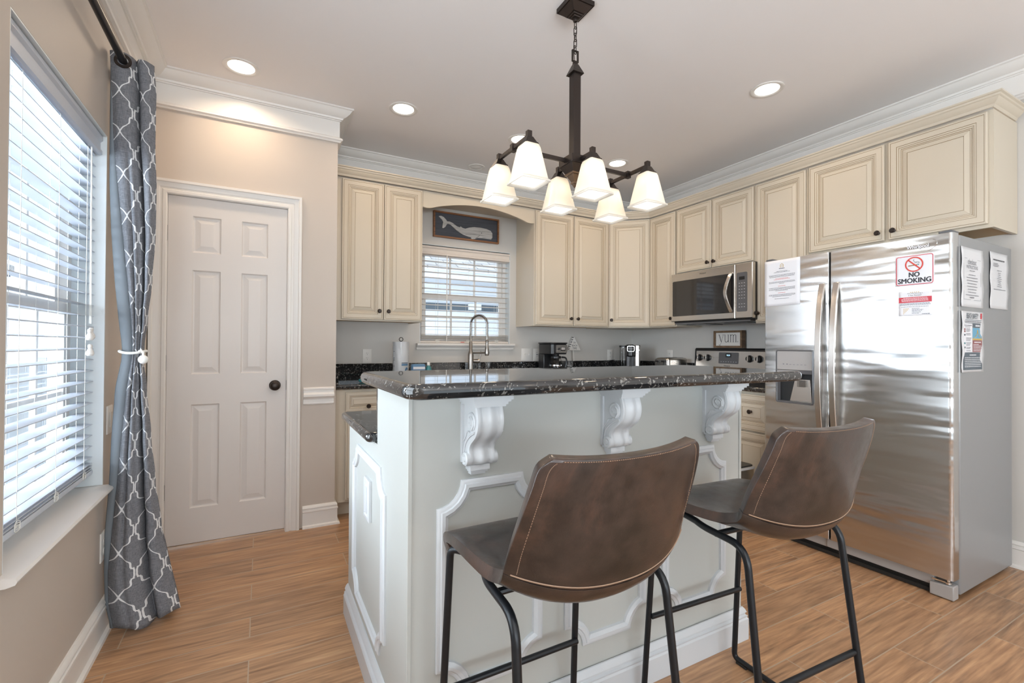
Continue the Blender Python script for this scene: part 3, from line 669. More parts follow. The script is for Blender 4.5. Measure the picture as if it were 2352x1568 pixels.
# ------------------------------------------------------------------ cabinets
DP = [(0, 0, 0), (0, .016, 0), (.003, .019, 0), (.010, .0195, 0), (.0108, .0182, 1), (.0122, .0182, 1), (.013, .0195, 0), (.040, .0195, 0), (.0408, .0178, 1), (.0422, .0178, 1), (.044, .0185, 0), (.050, .0170, 0), (.0508, .0155, 1), (.0522, .0155, 1),
      (.054, .0158, 0), (.059, .0130, 0), (.0598, .0110, 1), (.0614, .0110, 1), (.066, .0115, 0), (.0668, .0098, 1), (.068, .0098, 1), (.090, .0165, 0), (.0908, .0150, 1), (.0920, .0150, 1), (.093, .0165, 0)]
def knobmb(x, z, y=-.0195):
    return MB().lathe([(.010, 0), (.010, .002), (.006, .005), (.0055, .012), (.009, .016), (.0145, .019), (.0155, .024), (.012, .028), (.009, .0275), (.008, .029), (0, .0295)], ((x, y, z), (1, 0, 0), (0, 0, 1), (0, -1, 0)), 18)
def cdoor(par, x0, x1, z0, z1, knob=None, name='door'):
    k = min(1, (x1 - x0) / .24, (z1 - z0) / .24); pr = [(d * k, o, m_) for d, o, m_ in DP]
    d = MB().rings(((0, -.0012, 0), (1, 0, 0), (0, 0, 1), (0, -1, 0)), x0, x1, z0, z1, pr).build(name, ['cab', 'glaze'], par, world=False, ang=12)
    if knob: knobmb(*knob).build('knob', 'bronze', d, world=False, ang=50)
    return d
def cabinet(name, label, loc, rz, w_, z0, z1, depth, doors, cat='kitchen cabinet', group=None, toe=0):
    t = thing(name, label, cat, (loc[0], loc[1], z0), rz, group or ('cream base cabinets under the counters' if toe else 'cream wall cabinets around the kitchen')); h = z1 - z0; b = MB()
    if toe: b.box(.0005, w_ - .0005, .075, depth, 0, toe); b.box(.0005, w_ - .0005, 0, depth, toe, h)
    else: b.box(.0005, w_ - .0005, 0, depth, .012, h); b.box(.0005, w_ - .0005, 0, .018, 0, .012).box(.0005, .016, .018, depth, 0, .012).box(w_ - .016, w_ - .0005, .018, depth, 0, .012)
    b.build('carcass', 'cab', t, world=False)
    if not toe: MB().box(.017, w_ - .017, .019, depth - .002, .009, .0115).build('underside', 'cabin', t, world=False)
    for dd in doors: cdoor(t, dd[0], dd[1], dd[2] - z0, dd[3] - z0, (dd[4], dd[5] - z0) if len(dd) > 4 else None, dd[6] if len(dd) > 6 else 'door')
    return t
UB, UT = 1.362, 2.412
kz = UB + .075
cabinet('wall_cabinet', 'cream two-door wall cabinet left of the sink window', (.446, 3.59), 0, .672, UB, UT, .327, [(.066, .366, UB + .010, UT - .012, .335, kz), (.372, .668, UB + .010, UT - .012, .403, kz)])
cabinet('wall_cabinet', 'cream two-door wall cabinet right of the sink window above the drip coffee maker', (2.150, 3.59), 0, .856, UB, UT, .327, [(.012, .424, UB + .010, UT - .012, .390, kz), (.432, .846, UB + .010, UT - .012, .468, kz)])
# diagonal corner cabinet
t = thing('corner_wall_cabinet', 'cream single-door cabinet set diagonally across the kitchen corner', 'kitchen cabinet', (3.008, 3.592, UB), 0)
pp = [(3.008, 3.592), (3.290, 3.312), (3.617, 3.312), (3.617, 3.917), (3.008, 3.917)]
MB().prism([(x, y) for x, y in pp], F3, UB, UT).build('carcass', 'cab', t)
L = math.hypot(.282, .280); ux, uy = .282 / L, -.280 / L
frd = ((3.008 + uy * .0012, 3.592 - ux * .0012, 0), (ux, uy, 0), (0, 0, 1), (uy, -ux, 0))
d = MB().rings(frd, .008, L - .008, UB + .010, UT - .012, DP).build('door', ['cab', 'glaze'], t, ang=12)
fk = ((3.008 + ux * .036 + uy * .021, 3.592 + uy * .036 - ux * .021, kz), (ux, uy, 0), (0, 0, 1), (uy, -ux, 0))
KP = [(.010, 0), (.010, .002), (.006, .005), (.0055, .012), (.009, .016), (.0145, .019), (.0155, .024), (.012, .028), (.009, .0275), (.008, .029), (0, .0295)]
MB().lathe(KP, fk, 18).build('knob', 'bronze', d, ang=50)
xf = 3.290
cabinet('wall_cabinet', 'narrow cream wall cabinet between the corner cabinet and microwave', (xf, 3.311), -PI / 2, .326, UB, UT, .327, [(.008, .318, UB + .010, UT - .012, .286, kz)])
cabinet('wall_cabinet', 'short cream two-door wall cabinet directly above the microwave', (xf, 2.985), -PI / 2, .758, 1.828, UT, .327, [(.010, .374, 1.838, UT - .012, .348, 1.885), (.382, .748, 1.838, UT - .012, .408, 1.885)])
cabinet('wall_cabinet', 'cream single-door wall cabinet between the microwave and refrigerator cabinet', (xf, 2.226), -PI / 2, .384, UB, UT, .327, [(.010, .374, UB + .010, UT - .012, .034, kz)])
cabinet('wall_cabinet', 'wide cream two-door cabinet above the refrigerator', (xf, 1.841), -PI / 2, .916, 1.806, UT, .327, [(.010, .446, 1.824, UT - .012, .418, 1.872), (.468, .896, 1.824, UT - .012, .496, 1.872)])
# crown on the cabinets
cc = [(-.0, UT + .001), (-.006, UT + .001), (-.010, UT + .008), (-.012, UT + .014), (-.020, UT + .020), (-.030, UT + .032), (-.034, UT + .040), (-.040, UT + .044), (-.042, UT + .052), (-.050, UT + .056), (-.050, UT + .064), (-.02, UT + .064), (0, UT + .03)]
o = MB().sweep([(XP + .004, 3.570), (3.000, 3.570), (3.272, 3.300), (3.272, .926), (3.585, .926)], cc).build('cabinet_crown', 'cab', None, ang=25)
o.location = (0, 0, 0); tag(o, 'cream stepped crown moulding running along the tops of all wall cabinets', 'crown moulding')
# arched valance over the sink window
va = [(0, 0), (0, -.130)] + [(.072 * i / 4, -.130 - .004 * math.sin(PI * i / 4)) for i in range(1, 5)] + [(.072 + (1.030 - .144) * i / 24, -.132 + .075 * math.sin(PI * i / 24) ** .8) for i in range(1, 24)] + [(1.030 - .072 + .072 * i / 4, -.130 - .004 * math.sin(PI * i / 4)) for i in range(0, 5)] + [(1.030, 0)]
o = MB().prism(va, ((1.119, 3.588, UT), (1, 0, 0), (0, 0, 1), (0, 1, 0)), 0, .019).build('window_valance', 'cab', None, ang=20)
tag(o, 'arched cream wooden valance bridging the cabinets over the sink window', 'valance')
MB_ = MB().box(1.121, 2.147, 3.640, 3.915, UT - .018, UT - .002); o = MB_.build('valance_top_board', 'cab', None); tag(o, 'flat board behind the arched valance above the framed whale', 'board')

# base cabinets --------------------------------------------------------------------
def base(label, loc, rz, w_, doors, left=0): return cabinet('base_cabinet', label, loc, rz, w_, 0, .875, .555 if rz == 0 else .60, doors, toe=.105, cat='base cabinet')
base('cream base cabinet with drawer nearest the pantry wall', (.447, 3.362), 0, .553, [(.066, .545, .720, .858, .215, .758, 'drawer'), (.066, .545, .122, .708, .50, .66)])
base('cream base cabinet beneath the sink window behind the island', (1.001, 3.362), 0, 1.04, [(.010, .515, .122, .858, .48, .80), (.525, 1.03, .122, .858, .56, .80)])
base('cream base cabinet below the drip coffee maker', (2.042, 3.362), 0, .93, [(.010, .46, .122, .858, .43, .80), (.47, .90, .122, .858, .50, .80)])
t = base('cream cabinet with ribbed drawer fronts between the range and refrigerator', (2.998, 2.222), -PI / 2, .342, [(.012, .33, .606, .858, .171, .738, 'drawer'), (.012, .33, .122, .594)])
# countertops
def edge_slab(poly, z0, z1, fr=F3):
    return MB().prism(poly, fr, z0, z1)
o = edge_slab([(.4415, 3.332), (2.955, 3.332), (2.955, 2.990), (3.6185, 2.990), (3.6185, 3.9185), (.4415, 3.9185)], .877, .910).build('countertop', 'granite', None, bev=.010, seg=3)
tag(o, 'black speckled granite countertop running under the sink window to the range', 'countertop')
o = edge_slab([(2.955, 1.880), (3.6185, 1.880), (3.6185, 2.218), (2.955, 2.218)], .877, .910).build('countertop', 'granite', None, bev=.010, seg=3)
tag(o, 'short piece of dark granite counter between range and refrigerator', 'countertop')
o = MB().sweep([(.4420, 3.34), (.4420, 3.9180), (3.6180, 3.9180), (3.6180, 2.990)], [(0, .9105), (-.022, .9105), (-.022, 1.026), (-.018, 1.030), (0, 1.030)]).build('backsplash', 'granite', None)
tag(o, 'low black speckled granite backsplash along the kitchen walls', 'backsplash')

# ------------------------------------------------------------------ microwave
mx, my0, my1, mz0, mz1 = 3.205, 2.196, 2.972, 1.402, 1.818
t = thing('microwave', 'stainless over-the-range microwave with a curved handle', 'microwave', (3.4, 2.58, mz0))
MB().box(mx + .035, 3.6195, my0 + .004, my1 - .004, mz0 - .012, mz1 + .006).build('case', 'black', t, bev=.003)
MB().box(mx + .02, 3.58, my0 + .03, my1 - .03, mz0 - .024, mz0 - .0125).box(mx + .08, 3.5, my0 + .10, my0 + .30, mz0 - .030, mz0 - .0245).box(mx + .08, 3.5, my1 - .30, my1 - .10, mz0 - .030, mz0 - .0245).build('vent_filters', 'dgrey', t)
fm_ = ((mx, 0, 0), (0, -1, 0), (0, 0, 1), (-1, 0, 0))
def mwring(y0, y1, z0, z1, prof, nm, mats): return MB().rings(((mx + .034, 0, 0), (0, -1, 0), (0, 0, 1), (-1, 0, 0)), -y1, -y0, z0, z1, prof).build(nm, mats, t, ang=25)
dr = mwring(2.3415, my1, mz0, mz1, [(0, 0, 0), (0, .030, 0), (.004, .034, 0)], 'door', 'steelp')
pn = mwring(my0, 2.3385, mz0, mz1, [(0, 0, 0), (0, .030, 0), (.004, .034, 0)], 'control_side', 'steelp')
def rrect(a0, a1, b0, b1, r_, n=5):
    out = []
    for cx, cy_, s0 in ((a1 - r_, b0 + r_, -PI / 2), (a1 - r_, b1 - r_, 0), (a0 + r_, b1 - r_, PI / 2), (a0 + r_, b0 + r_, PI)): out += arc(cx, cy_, r_, s0, s0 + PI / 2, n)
    return out
FX = lambda x: ((x, 0, 0), (0, -1, 0), (0, 0, 1), (-1, 0, 0))
gl = MB().prism(rrect(-2.955, -2.352, mz0 + .045, mz1 - .065, .010), FX(mx), .0002, .002).build('door_glass', 'darkglass', dr)
MB().prism(rrect(-2.325, -2.238, mz0 + .050, mz1 - .068, .010), FX(mx), .0002, .002).build('control_panel', 'dgrey', pn)
MB().prism(rrect(-2.305, -2.258, mz1 - .125, mz1 - .100, .003), FX(mx), .0021, .0028).build('display', 'black', pn)
bt = MB()
for r_ in range(8):
    for c in range(3):
        y = 2.302 - c * .021; z = mz1 - .150 - r_ * .023 - (.02 if r_ > 5 else 0); bt.prism([(-y - .004, z - .0016), (-y + .004, z - .0016), (-y + .004, z + .0016), (-y - .004, z + .0016)], FX(mx), .0021, .0025)
bt.build('printed_marks', 'paper', pn)
hp = [(mx - .001, 2.372, mz0 + .050), (mx - .020, 2.376, mz0 + .085), (mx - .040, 2.388, mz0 + .15), (mx - .046, 2.394, mz0 + .205), (mx - .040, 2.388, mz0 + .26), (mx - .020, 2.376, mz0 + .325), (mx - .001, 2.372, mz0 + .356)]
def ribbon(pts, wv, th, par, nm, mat, bev=.002):
    P = bez(pts, 14); mbx = MB(); W = Vector(wv); vs = []
    for i, p in enumerate(P):
        tdir = (P[min(i + 1, len(P) - 1)] - P[max(i - 1, 0)]).normalized(); nn = tdir.cross(W).normalized() * th
        vs += [p - W + nn, p + W + nn, p + W - nn, p - W - nn]
    fs = [tuple((a * 4 + j, a * 4 + (j + 1) % 4, a * 4 + 4 + (j + 1) % 4, a * 4 + 4 + j)) for a in range(len(P) - 1) for j in range(4)] + [(3, 2, 1, 0), tuple((len(P) - 1) * 4 + j for j in range(4))]
    mbx.add(vs, fs); return mbx.build(nm, mat, par, bev=bev)
ribbon(hp, (0, .013, 0), .005, dr, 'handle', 'steelp')
text('brand_lettering', 'Whirlpool', 'ink', dr, ((mx, 2.640, mz1 - .030), (0, -1, 0), (0, 0, 1), (-1, 0, 0)), .062, .016)

# ------------------------------------------------------------------ range
t = thing('electric_range', 'stainless freestanding range with black knobs on its backguard', 'stove', (3.3, 2.605, 0))
ry0, ry1 = 2.228, 2.982
MB().box(2.985, 3.61, ry0, ry1, .02, .898).build('body', 'steelp', t, bev=.004)
MB().box(2.965, 3.47, ry0 + .002, ry1 - .002, .899, .913).build('cooktop', 'darkglass', t, bev=.003)
bgd = MB(); bgp = [(0, .914), (0, 1.165), (.012, 1.176), (.085, 1.176), (.11, .914)]
bgd.prism([(3.505 + a, b) for a, b in [(-.0, .914), (.018, 1.160), (.028, 1.172), (.110, 1.172), (.110, .914)]], ((0, ry0, 0), (1, 0, 0), (0, 0, 1), (0, 1, 0)), 0, ry1 - ry0)
b_ = bgd.build('backguard', 'black', t, bev=.003)
tn = Vector((.018, 0, .246)).normalized(); nn_ = Vector((-tn.z, 0, tn.x))
FB = (Vector((3.505, 0, .914)), Vector((0, -1, 0)), tn, nn_)
MB().prism(rrect(-2.962, -ry0 - .010, .085, .232, .004), FB, .0003, .003).build('face_plate', 'steelp', b_)
MB().prism(rrect(-2.722, -2.532, .125, .222, .008), FB, .0032, .0055).build('control_panel', 'dgrey', b_)
MB().prism(rrect(-2.655, -2.600, .180, .214, .002), FB, .0057, .0062).build('clock_display', 'black', b_)
text('clock_digits', '9:31', 'display', b_, (FB[0] + tn * .197 + nn_ * .0063 + Vector((0, 2.628, 0)), FB[1], FB[2], FB[3]), .030, .013)
text('brand_lettering', 'Whirlpool', 'ink', b_, (FB[0] + tn * .105 + nn_ * .0032 + Vector((0, 2.640, 0)), FB[1], FB[2], FB[3]), .060, .014)
mkk = MB()
for i in range(7): mkk.prism([(-2.70 + i * .024, .140), (-2.692 + i * .024, .140), (-2.692 + i * .024, .143), (-2.70 + i * .024, .143)], FB, .0057, .006)
mkk.build('printed_marks', 'paper', b_)
for y in (2.923, 2.834, 2.430, 2.345):
    O = FB[0] + tn * .172 + nn_ * .0031 + Vector((0, y, 0)); f = (O, FB[1], FB[2], FB[3])
    kb_ = MB().lathe([(.030, 0), (.030, .004), (.026, .006), (.024, .022), (.021, .026), (0, .026)], f, 28)
    kn_ = kb_.build('knob', 'black', b_, ang=40)
    MB().prism([(-.005, -.024), (.005, -.024), (.005, .024), (-.005, .024)], f, .026, .034).build('knob_grip', 'steelp', kn_, bev=.001)
for (x, y, r_) in ((3.12, 2.80, .10), (3.12, 2.42, .085), (3.35, 2.80, .08), (3.35, 2.42, .095)):
    MB().lathe([(r_ - .004, 0), (r_, 0), (r_, .0004), (r_ - .004, .0004), (r_ - .004, 0)], ((x, y, .9133), (1, 0, 0), (0, 1, 0), (0, 0, 1)), 36, caps=False).build('burner_ring', 'dgrey', t)
MB().box(2.962, 2.984, ry0 + .004, ry1 - .004, .20, .78).build('oven_door', 'steelp', t, bev=.004)
MB().tube(fillet([(2.962, 2.95, .74), (2.925, 2.95, .74), (2.925, 2.26, .74), (2.962, 2.26, .74)], .02), .011, 12).build('oven_handle', 'steelp', t)
MB().box(2.966, 2.984, ry0 + .004, ry1 - .004, .05, .185).build('storage_drawer', 'steelp', t, bev=.004)

# ------------------------------------------------------------------ refrigerator
t = thing('refrigerator', 'tall stainless side-by-side refrigerator with papers on its doors and side', 'refrigerator', (3.2, 1.4, 0))
FXf, fy0, fy1, fsm, fz0, fz1 = 2.840, .938, 1.866, 1.474, .098, 1.728
MB().box(2.905, 3.560, fy0 - .004, fy1, .022, 1.722).build('body', 'grey', t, bev=.006)
MB().box(2.880, 2.904, fy0 + .01, fy1 - .012, .1, 1.70).build('door_gasket', 'rub', t)
def fdoor(y0, y1, nm):
    # front with softly rolled vertical edges
    pts = [(y0, .038)] + [(y0 + .020 - .020 * math.cos(a), .020 - .0 - .020 * math.sin(a)) for a in [PI / 2 * i / 6 for i in range(7)]] + [(y1 - .006 + .006 * math.sin(a), .006 - .006 * math.cos(a)) for a in [PI / 2 * i / 4 for i in range(5)]] + [(y1, .038)]
    return pts
def fd(y0, y1, rl, rr, nm, hole=None):
    # rl radius at the high-Y side, rr at the low-Y side
    prof = [(y0, .062)] + [(y0 + rr - rr * math.cos(a), rr - rr * math.sin(a)) for a in [PI / 2 * i / 6 for i in range(7)]] + [(y1 - rl + rl * math.sin(a), rl - rl * math.cos(a)) for a in [PI / 2 * i / 6 for i in range(7)]] + [(y1, .062)]
    mb = MB()
    if not hole:
        mb.prism([(a, b) for a, b in prof], ((FXf, 0, fz0), (0, 1, 0), (1, 0, 0), (0, 0, 1)), 0, fz1 - fz0)
    else:
        h0, h1, q0, q1 = hole
        for za, zb in ((fz0, q0), (q1, fz1)): mb.prism(prof, ((FXf, 0, 0), (0, 1, 0), (1, 0, 0), (0, 0, 1)), za, zb)
        mb.prism([p for p in prof if p[0] < h0] + [(h0, 0), (h0, .062)], ((FXf, 0, 0), (0, 1, 0), (1, 0, 0), (0, 0, 1)), q0, q1)
        mb.prism([(h1, .062), (h1, 0)] + [p for p in prof if p[0] > h1], ((FXf, 0, 0), (0, 1, 0), (1, 0, 0), (0, 0, 1)), q0, q1)
    return mb.build(nm, 'steel', t, ang=30)
rdn = fd(fy0, fsm - .004, .006, .018, 'refrigerator_door'); rdn['label'] = 'right door, wide, with printed signs'
H0, H1, Q0, Q1 = 1.562, 1.784, .845, 1.166
fdn = fd(fsm + .004, fy1, .018, .006, 'freezer_door', (H0, H1, Q0, Q1)); fdn['label'] = 'left door, narrow, with water dispenser'
# handles
for y, par in ((1.512, fdn), (1.436, rdn)):
    ribbon([(FXf + .002, y, 1.548), (FXf - .022, y, 1.46), (FXf - .043, y, 1.28), (FXf - .050, y, 1.08), (FXf - .043, y, .88), (FXf - .022, y, .70), (FXf + .002, y, .615)], (0, .0155, 0), .0085, par, 'handle', 'steelp', bev=.003)
# dispenser
D = MB(); fy = lambda x: ((x, 0, 0), (0, 1, 0), (0, 0, 1), (1, 0, 0))
D.box(FXf + .058, FXf + .061, H0, H1, Q0, Q1).box(FXf + .001, FXf + .058, H0, H0 + .003, Q0, Q1).box(FXf + .001, FXf + .058, H1 - .003, H1, Q0, Q1).box(FXf + .001, FXf + .058, H0, H1, Q0, Q0 + .004)
D.build('dispenser_recess', 'cavity', fdn)
MB().sweep(rrect(H0, H1, Q0, Q1, .014), [(-.002, 0), (-.002, .003), (.004, .004), (.007, 0)], ((FXf, 0, 0), (0, 1, 0), (0, 0, 1), (-1, 0, 0)), closed=True).build('dispenser_bezel', 'dgrey', fdn, ang=60)
MB().box(FXf - .002, FXf + .05, H0 + .004, H1 - .004, 1.045, 1.161).build('dispenser_panel', 'greyp', fdn, bev=.004)
MB().box(FXf - .0005, FXf + .045, H0 + .004, H1 - .004, 1.024, 1.044).build('dispenser_lip', 'dgrey', fdn)
mm_ = MB()
for i in range(7): mm_.box(FXf - .0027, FXf - .0022, 1.745 - i * .022 - .012, 1.745 - i * .022 - (.004 if i < 2 else 0), 1.078, 1.080 if i > 1 else 1.083)
mm_.build('dispenser_marks', 'inkg', fdn)
MB().lathe([(.030, 0), (.026, -.02), (.014, -.028), (.012, -.034)], ((FXf + .028, 1.660, 1.023), (1, 0, 0), (0, 1, 0), (0, 0, 1)), 20).build('water_spout', 'carafe', fdn)
MB().prism([(1.588, .850), (1.722, .850), (1.690, .99), (1.600, .99)], fy(FXf + .035), 0, .012).build('dispenser_ramp', 'steelp', fdn, bev=.002)
MB().prism(rrect(1.622, 1.668, .944, .985, .004), fy(FXf + .020), 0, .008).build('dispenser_paddle', 'carafe', fdn)
MB().box(FXf + .003, FXf + .056, H0 + .008, H1 - .008, Q0 + .005, Q0 + .010).build('drip_tray', 'dgrey', fdn)
# toe grille
MB().box(2.872, 2.90, 1.02, fy1 - .01, .040, .092).build('toe_panel', 'greyp', t, bev=.003)
g = MB().box(2.868, 2.90, .955, fy1 - .005, .004, .022)
for i in range(4): g.box(2.874, 2.90, .99, fy1 - .02, .0235 + i * .0042, .0255 + i * .0042)
g.build('toe_grille', 'rub', t)
MB().prism([(.940, .004), (1.030, .004), (1.030, .062), (.940, .070)], fy(2.848), 0, .055).build('hinge_cover', 'greyp', t, bev=.004)
MB().prism([(1.43, .045), (1.50, .045), (1.50, .092), (1.43, .092)], fy(2.862), 0, .010).build('center_hinge_cover', 'greyp', t, bev=.003)
MB().lathe([(.012, .071), (.012, .080), (.007, .082), (.007, .096), (.010, .097)], ((2.868, .965, 0), (1, 0, 0), (0, 1, 0), (0, 0, 1)), 14).box(2.862, 2.900, .955, 1.025, .072, .079).build('bottom_hinge', 'chrome', t)
MB().box(2.850, 2.93, .945, .995, 1.7285, 1.742).box(2.850, 2.93, 1.815, 1.86, 1.7285, 1.742).build('top_hinge_cover', 'dgrey', t, bev=.004)
text('brand_shadow', 'Whirlpool', 'ink', rdn, ((FXf - .0004, 1.0694, 1.6794), (0, -1, 0), (0, 0, 1), (-1, 0, 0)), .088, .021, bold=.07)
text('brand_lettering', 'Whirlpool', 'paper', rdn, ((FXf - .0008, 1.070, 1.680), (0, -1, 0), (0, 0, 1), (-1, 0, 0)), .088, .021, bold=.03)
MB().tube([(FXf - .0012, 1.035 + .040 * math.cos(a), 1.680 + .026 * math.sin(a * 1.0) - .010 * math.cos(a)) for a in [2.2 + i * .22 for i in range(12)]], .0007, 5).build('brand_swirl', 'chrome', rdn)
MB().tube([(FXf - .0006, 1.185 + .022 * math.cos(a), 1.672 + .020 * math.sin(a)) for a in [1.6 + i * .14 for i in range(10)]], .0006, 5).build('scuff_mark', 'greyp', rdn)

# papers --------------------------------------------------------------------------
def paper(name, label, cat, O, U, V, w_, h_, mat='paper', curl=0, th=.0004, group=None):
    """a sheet held to a surface; O its top-left corner as seen"""
    O, U, V = Vector(O), Vector(U), Vector(V); N = U.cross(V).normalized(); t = thing(name, label, cat, O - V * h_, 0, group)
    f = lambda u, v: O + U * (w_ * u) - V * (h_ * v) + N * (.0012 + curl * (abs(u - .5) * 2) ** 2 * (.4 + .6 * math.sin(v * 7 + u * 3) ** 2))
    s_ = MB().grid(f, 10, 14).build('sheet', mat, t, recalc=False, ang=180)
    q = s_.modifiers.new('thick', 'SOLIDIFY'); q.thickness = th; q.offset = -1
    return t, (O + N * (.0022 + curl * .35), U, V, N), s_
def P2(fr, x, z): return fr[0] + fr[1] * x - fr[2] * z      # from the top-left corner, x right, z down
def strips(fr, rows, mat, par, name='text_lines', rag=.15, seed=1):
    rnd = random.Random(seed); mb = MB()
    for (x0, x1, z, h_) in rows:
        x = x0
        while x < x1 - .002:
            wl = min(rnd.uniform(.003, .010), x1 - x); a = P2(fr, x, z)
            b = fr[1] * wl; c = -fr[2] * h_; mb.add([a, a + b, a + b + c, a + c], [(0, 1, 2, 3)]); x += wl + .0016
    return mb.build(name, mat, par, recalc=False, flat=True)
Uf, Vf = (0, -1, 0), (0, 0, 1)
# house rules sheet on the freezer door
t, fr, s_ = paper('instruction_sheet', 'white sheet of guest rules taped to the top left of the freezer door', 'paper', (FXf, 1.860, 1.727), Uf, Vf, .222, .286)
ce = lambda w_, z, h_=.0022: (.111 - w_ / 2, .111 + w_ / 2, z, h_)
strips(fr, [ce(.07, .070), ce(.10, .076), ce(.165, .092), ce(.16, .098), ce(.155, .104), ce(.165, .134), ce(.165, .140), ce(.03, .146), ce(.165, .172), ce(.16, .178), ce(.165, .184), ce(.08, .190), ce(.165, .214), ce(.165, .220), ce(.12, .226), ce(.09, .240)], 'ink', t)
strips(fr, [ce(.08, .114), ce(.10, .120), ce(.045, .162), ce(.045, .204)], 'red', t, 'red_headings', seed=3)
hc = P2(fr, .111, .038)
MB().tube([hc + fr[1] * a + fr[2] * b for a, b in ((-.010, -.010), (-.010, .006), (0, .014), (.010, .006), (.010, -.010))], .0012, 5).tube([hc + fr[1] * a + fr[2] * b for a, b in ((-.004, -.010), (-.004, .004), (.004, .004), (.004, -.010))], .0008, 5).build('house_emblem', 'gold', t)
strips(fr, [(.094, .128, .052, .004)], 'ink', t, 'emblem_caption', seed=5)
# no smoking sign
t, fr, s_ = paper('no_smoking_sign', 'white no smoking sign with red border on the right refrigerator door', 'sign', (FXf, 1.162, 1.645), Uf, Vf, .157, .152, th=.001)
c0 = fr[0]; ff = (c0, fr[1], fr[2], fr[3])
MB().sweep([(a, b) for a, b in rrect(.004, .153, -.148, -.004, .010)], [(0, 0), (0, .0006), (.003, .0006), (.003, 0)], ff, closed=True).build('red_border', 'redb', t)
cx_, cz_ = .0785, -.048
MB().sweep([(cx_ + .034 * math.cos(a), cz_ + .034 * math.sin(a)) for a in [2 * PI * i / 40 for i in range(40)]], [(-.0028, .0012), (-.0028, .002), (.0028, .002), (.0028, .0012)], ff, closed=True).build('red_ring', 'red', t)
MB().prism([(cx_ - .025, cz_ + .021), (cx_ - .021, cz_ + .025), (cx_ + .025, cz_ - .021), (cx_ + .021, cz_ - .025)], ff, .0014, .0020).build('red_slash', 'red', t)
MB().prism([(cx_ - .024, cz_ - .008), (cx_ + .012, cz_ - .006), (cx_ + .012, cz_ - .001), (cx_ - .024, cz_ - .003)], ff, .0002, .0008).build('cigarette', 'tan', t)
MB().prism([(cx_ + .013, cz_ - .006), (cx_ + .019, cz_ - .0055), (cx_ + .019, cz_ - .0005), (cx_ + .013, cz_ - .001)], ff, .0002, .0008).build('cigarette_tip', 'teal', t)
MB().tube([c0 + fr[1] * (cx_ + a) + fr[2] * (cz_ + b) + fr[3] * .0005 for a, b in ((.018, .002), (.020, .009), (.012, .012), (.004, .010), (.000, .015), (-.004, .019), (.000, .024))], .0009, 5).tube([c0 + fr[1] * (cx_ + a) + fr[2] * (cz_ + b) + fr[3] * .0005 for a, b in ((.014, .003), (.010, .008), (.002, .007))], .0008, 5).build('smoke_curl', 'ink', t)
text('sign_lettering', 'NO', 'ink', t, (P2(fr, .0785, .098), fr[1], fr[2], fr[3]), .042, .023, bold=.06)
text('sign_lettering', 'SMOKING', 'ink', t, (P2(fr, .0785, .127), fr[1], fr[2], fr[3]), .132, .023, bold=.06)
# review card
t, fr, s_ = paper('review_card', 'small white card with a red band and gold stars below the no smoking sign', 'card', (FXf, 1.148, 1.466), Uf, Vf, .134, .123)
text('card_lettering', 'Are We Earning a', 'ink', t, (P2(fr, .067, .0125), fr[1], fr[2], fr[3]), .062, .0065)
text('card_lettering', '5 Star Review?', 'ink', t, (P2(fr, .067, .0215), fr[1], fr[2], fr[3]), .052, .0065)
a = P2(fr, .001, .030); MB().add([a, a + fr[1] * .132, a + fr[1] * .132 - fr[2] * .027, a - fr[2] * .027], [(0, 1, 2, 3)]).build('red_band', 'redb', t, recalc=False)
fr2 = (fr[0] + fr[3] * .0004, fr[1], fr[2], fr[3])
strips(fr2, [(.020, .115, .034, .002), (.012, .122, .039, .002), (.012, .122, .044, .002), (.014, .120, .049, .002)], 'paper', t, 'band_text', seed=6)
strips(fr, [(.010, .125, .060, .0018), (.006, .128, .064, .0018), (.006, .128, .068, .0018), (.012, .12, .077, .0016), (.055, .085, .086, .002), (.055, .10, .092, .002), (.055, .095, .098, .002), (.055, .09, .104, .002), (.055, .085, .110, .002), (.095, .128, .113, .0025)], 'navy', t, seed=7)
st = []
for i in range(5): st += [(.020 + .005 * j, .0232 + .005 * j, .086 + .006 * i, .003) for j in range(5 - i)]
mbs = MB()
for x0, x1, z, h_ in st + [(.048 + .008 * j, .052 + .008 * j, .005, .003) for j in range(5)]: a = P2(fr, x0, z); mbs.add([a, a + fr[1] * (x1 - x0), a + fr[1] * (x1 - x0) - fr[2] * h_, a - fr[2] * h_], [(0, 1, 2, 3)])
mbs.build('gold_stars', 'gold', t, recalc=False)
# papers on the grey side
ys = fy0 - .004; Us, Vs = (1, 0, 0), (0, 0, 1)
t, fr, s_ = paper('checkout_sheet', 'checkout instructions sheet in a plastic sleeve high on the grey refrigerator side', 'paper', (2.906, ys, 1.668), Us, Vs, .256, .286, 'papers', curl=.006)
text('script_heading', 'checkout', 'inkg', t, (P2(fr, .128, .066), fr[1], fr[2], fr[3]), .095, .026)
text('heading', 'INSTRUCTIONS', 'inkg', t, (P2(fr, .128, .092), fr[1], fr[2], fr[3]), .130, .016)
mq = MB()
for x0, x1, z0, z1 in ((.030, .070, .052, .0532), (.188, .228, .052, .0532), (.030, .0315, .052, .250), (.2265, .228, .052, .250), (.030, .112, .249, .2502), (.146, .228, .249, .2502)): a = P2(fr, x0, z0); mq.add([a, a + fr[1] * (x1 - x0), a + fr[1] * (x1 - x0) - fr[2] * (z1 - z0), a - fr[2] * (z1 - z0)], [(0, 1, 2, 3)])
mq.build('border_lines', 'inkg', t, recalc=False)
cs = lambda w_, z, h_=.003: (.128 - w_ / 2, .128 + w_ / 2, z, h_)
strips(fr, [cs(.06, .108), cs(.08, .128), cs(.13, .142), cs(.13, .156), cs(.11, .170), cs(.12, .184), cs(.10, .198), cs(.09, .212), cs(.15, .226), cs(.05, .236, .005)], 'inkg', t, seed=8)
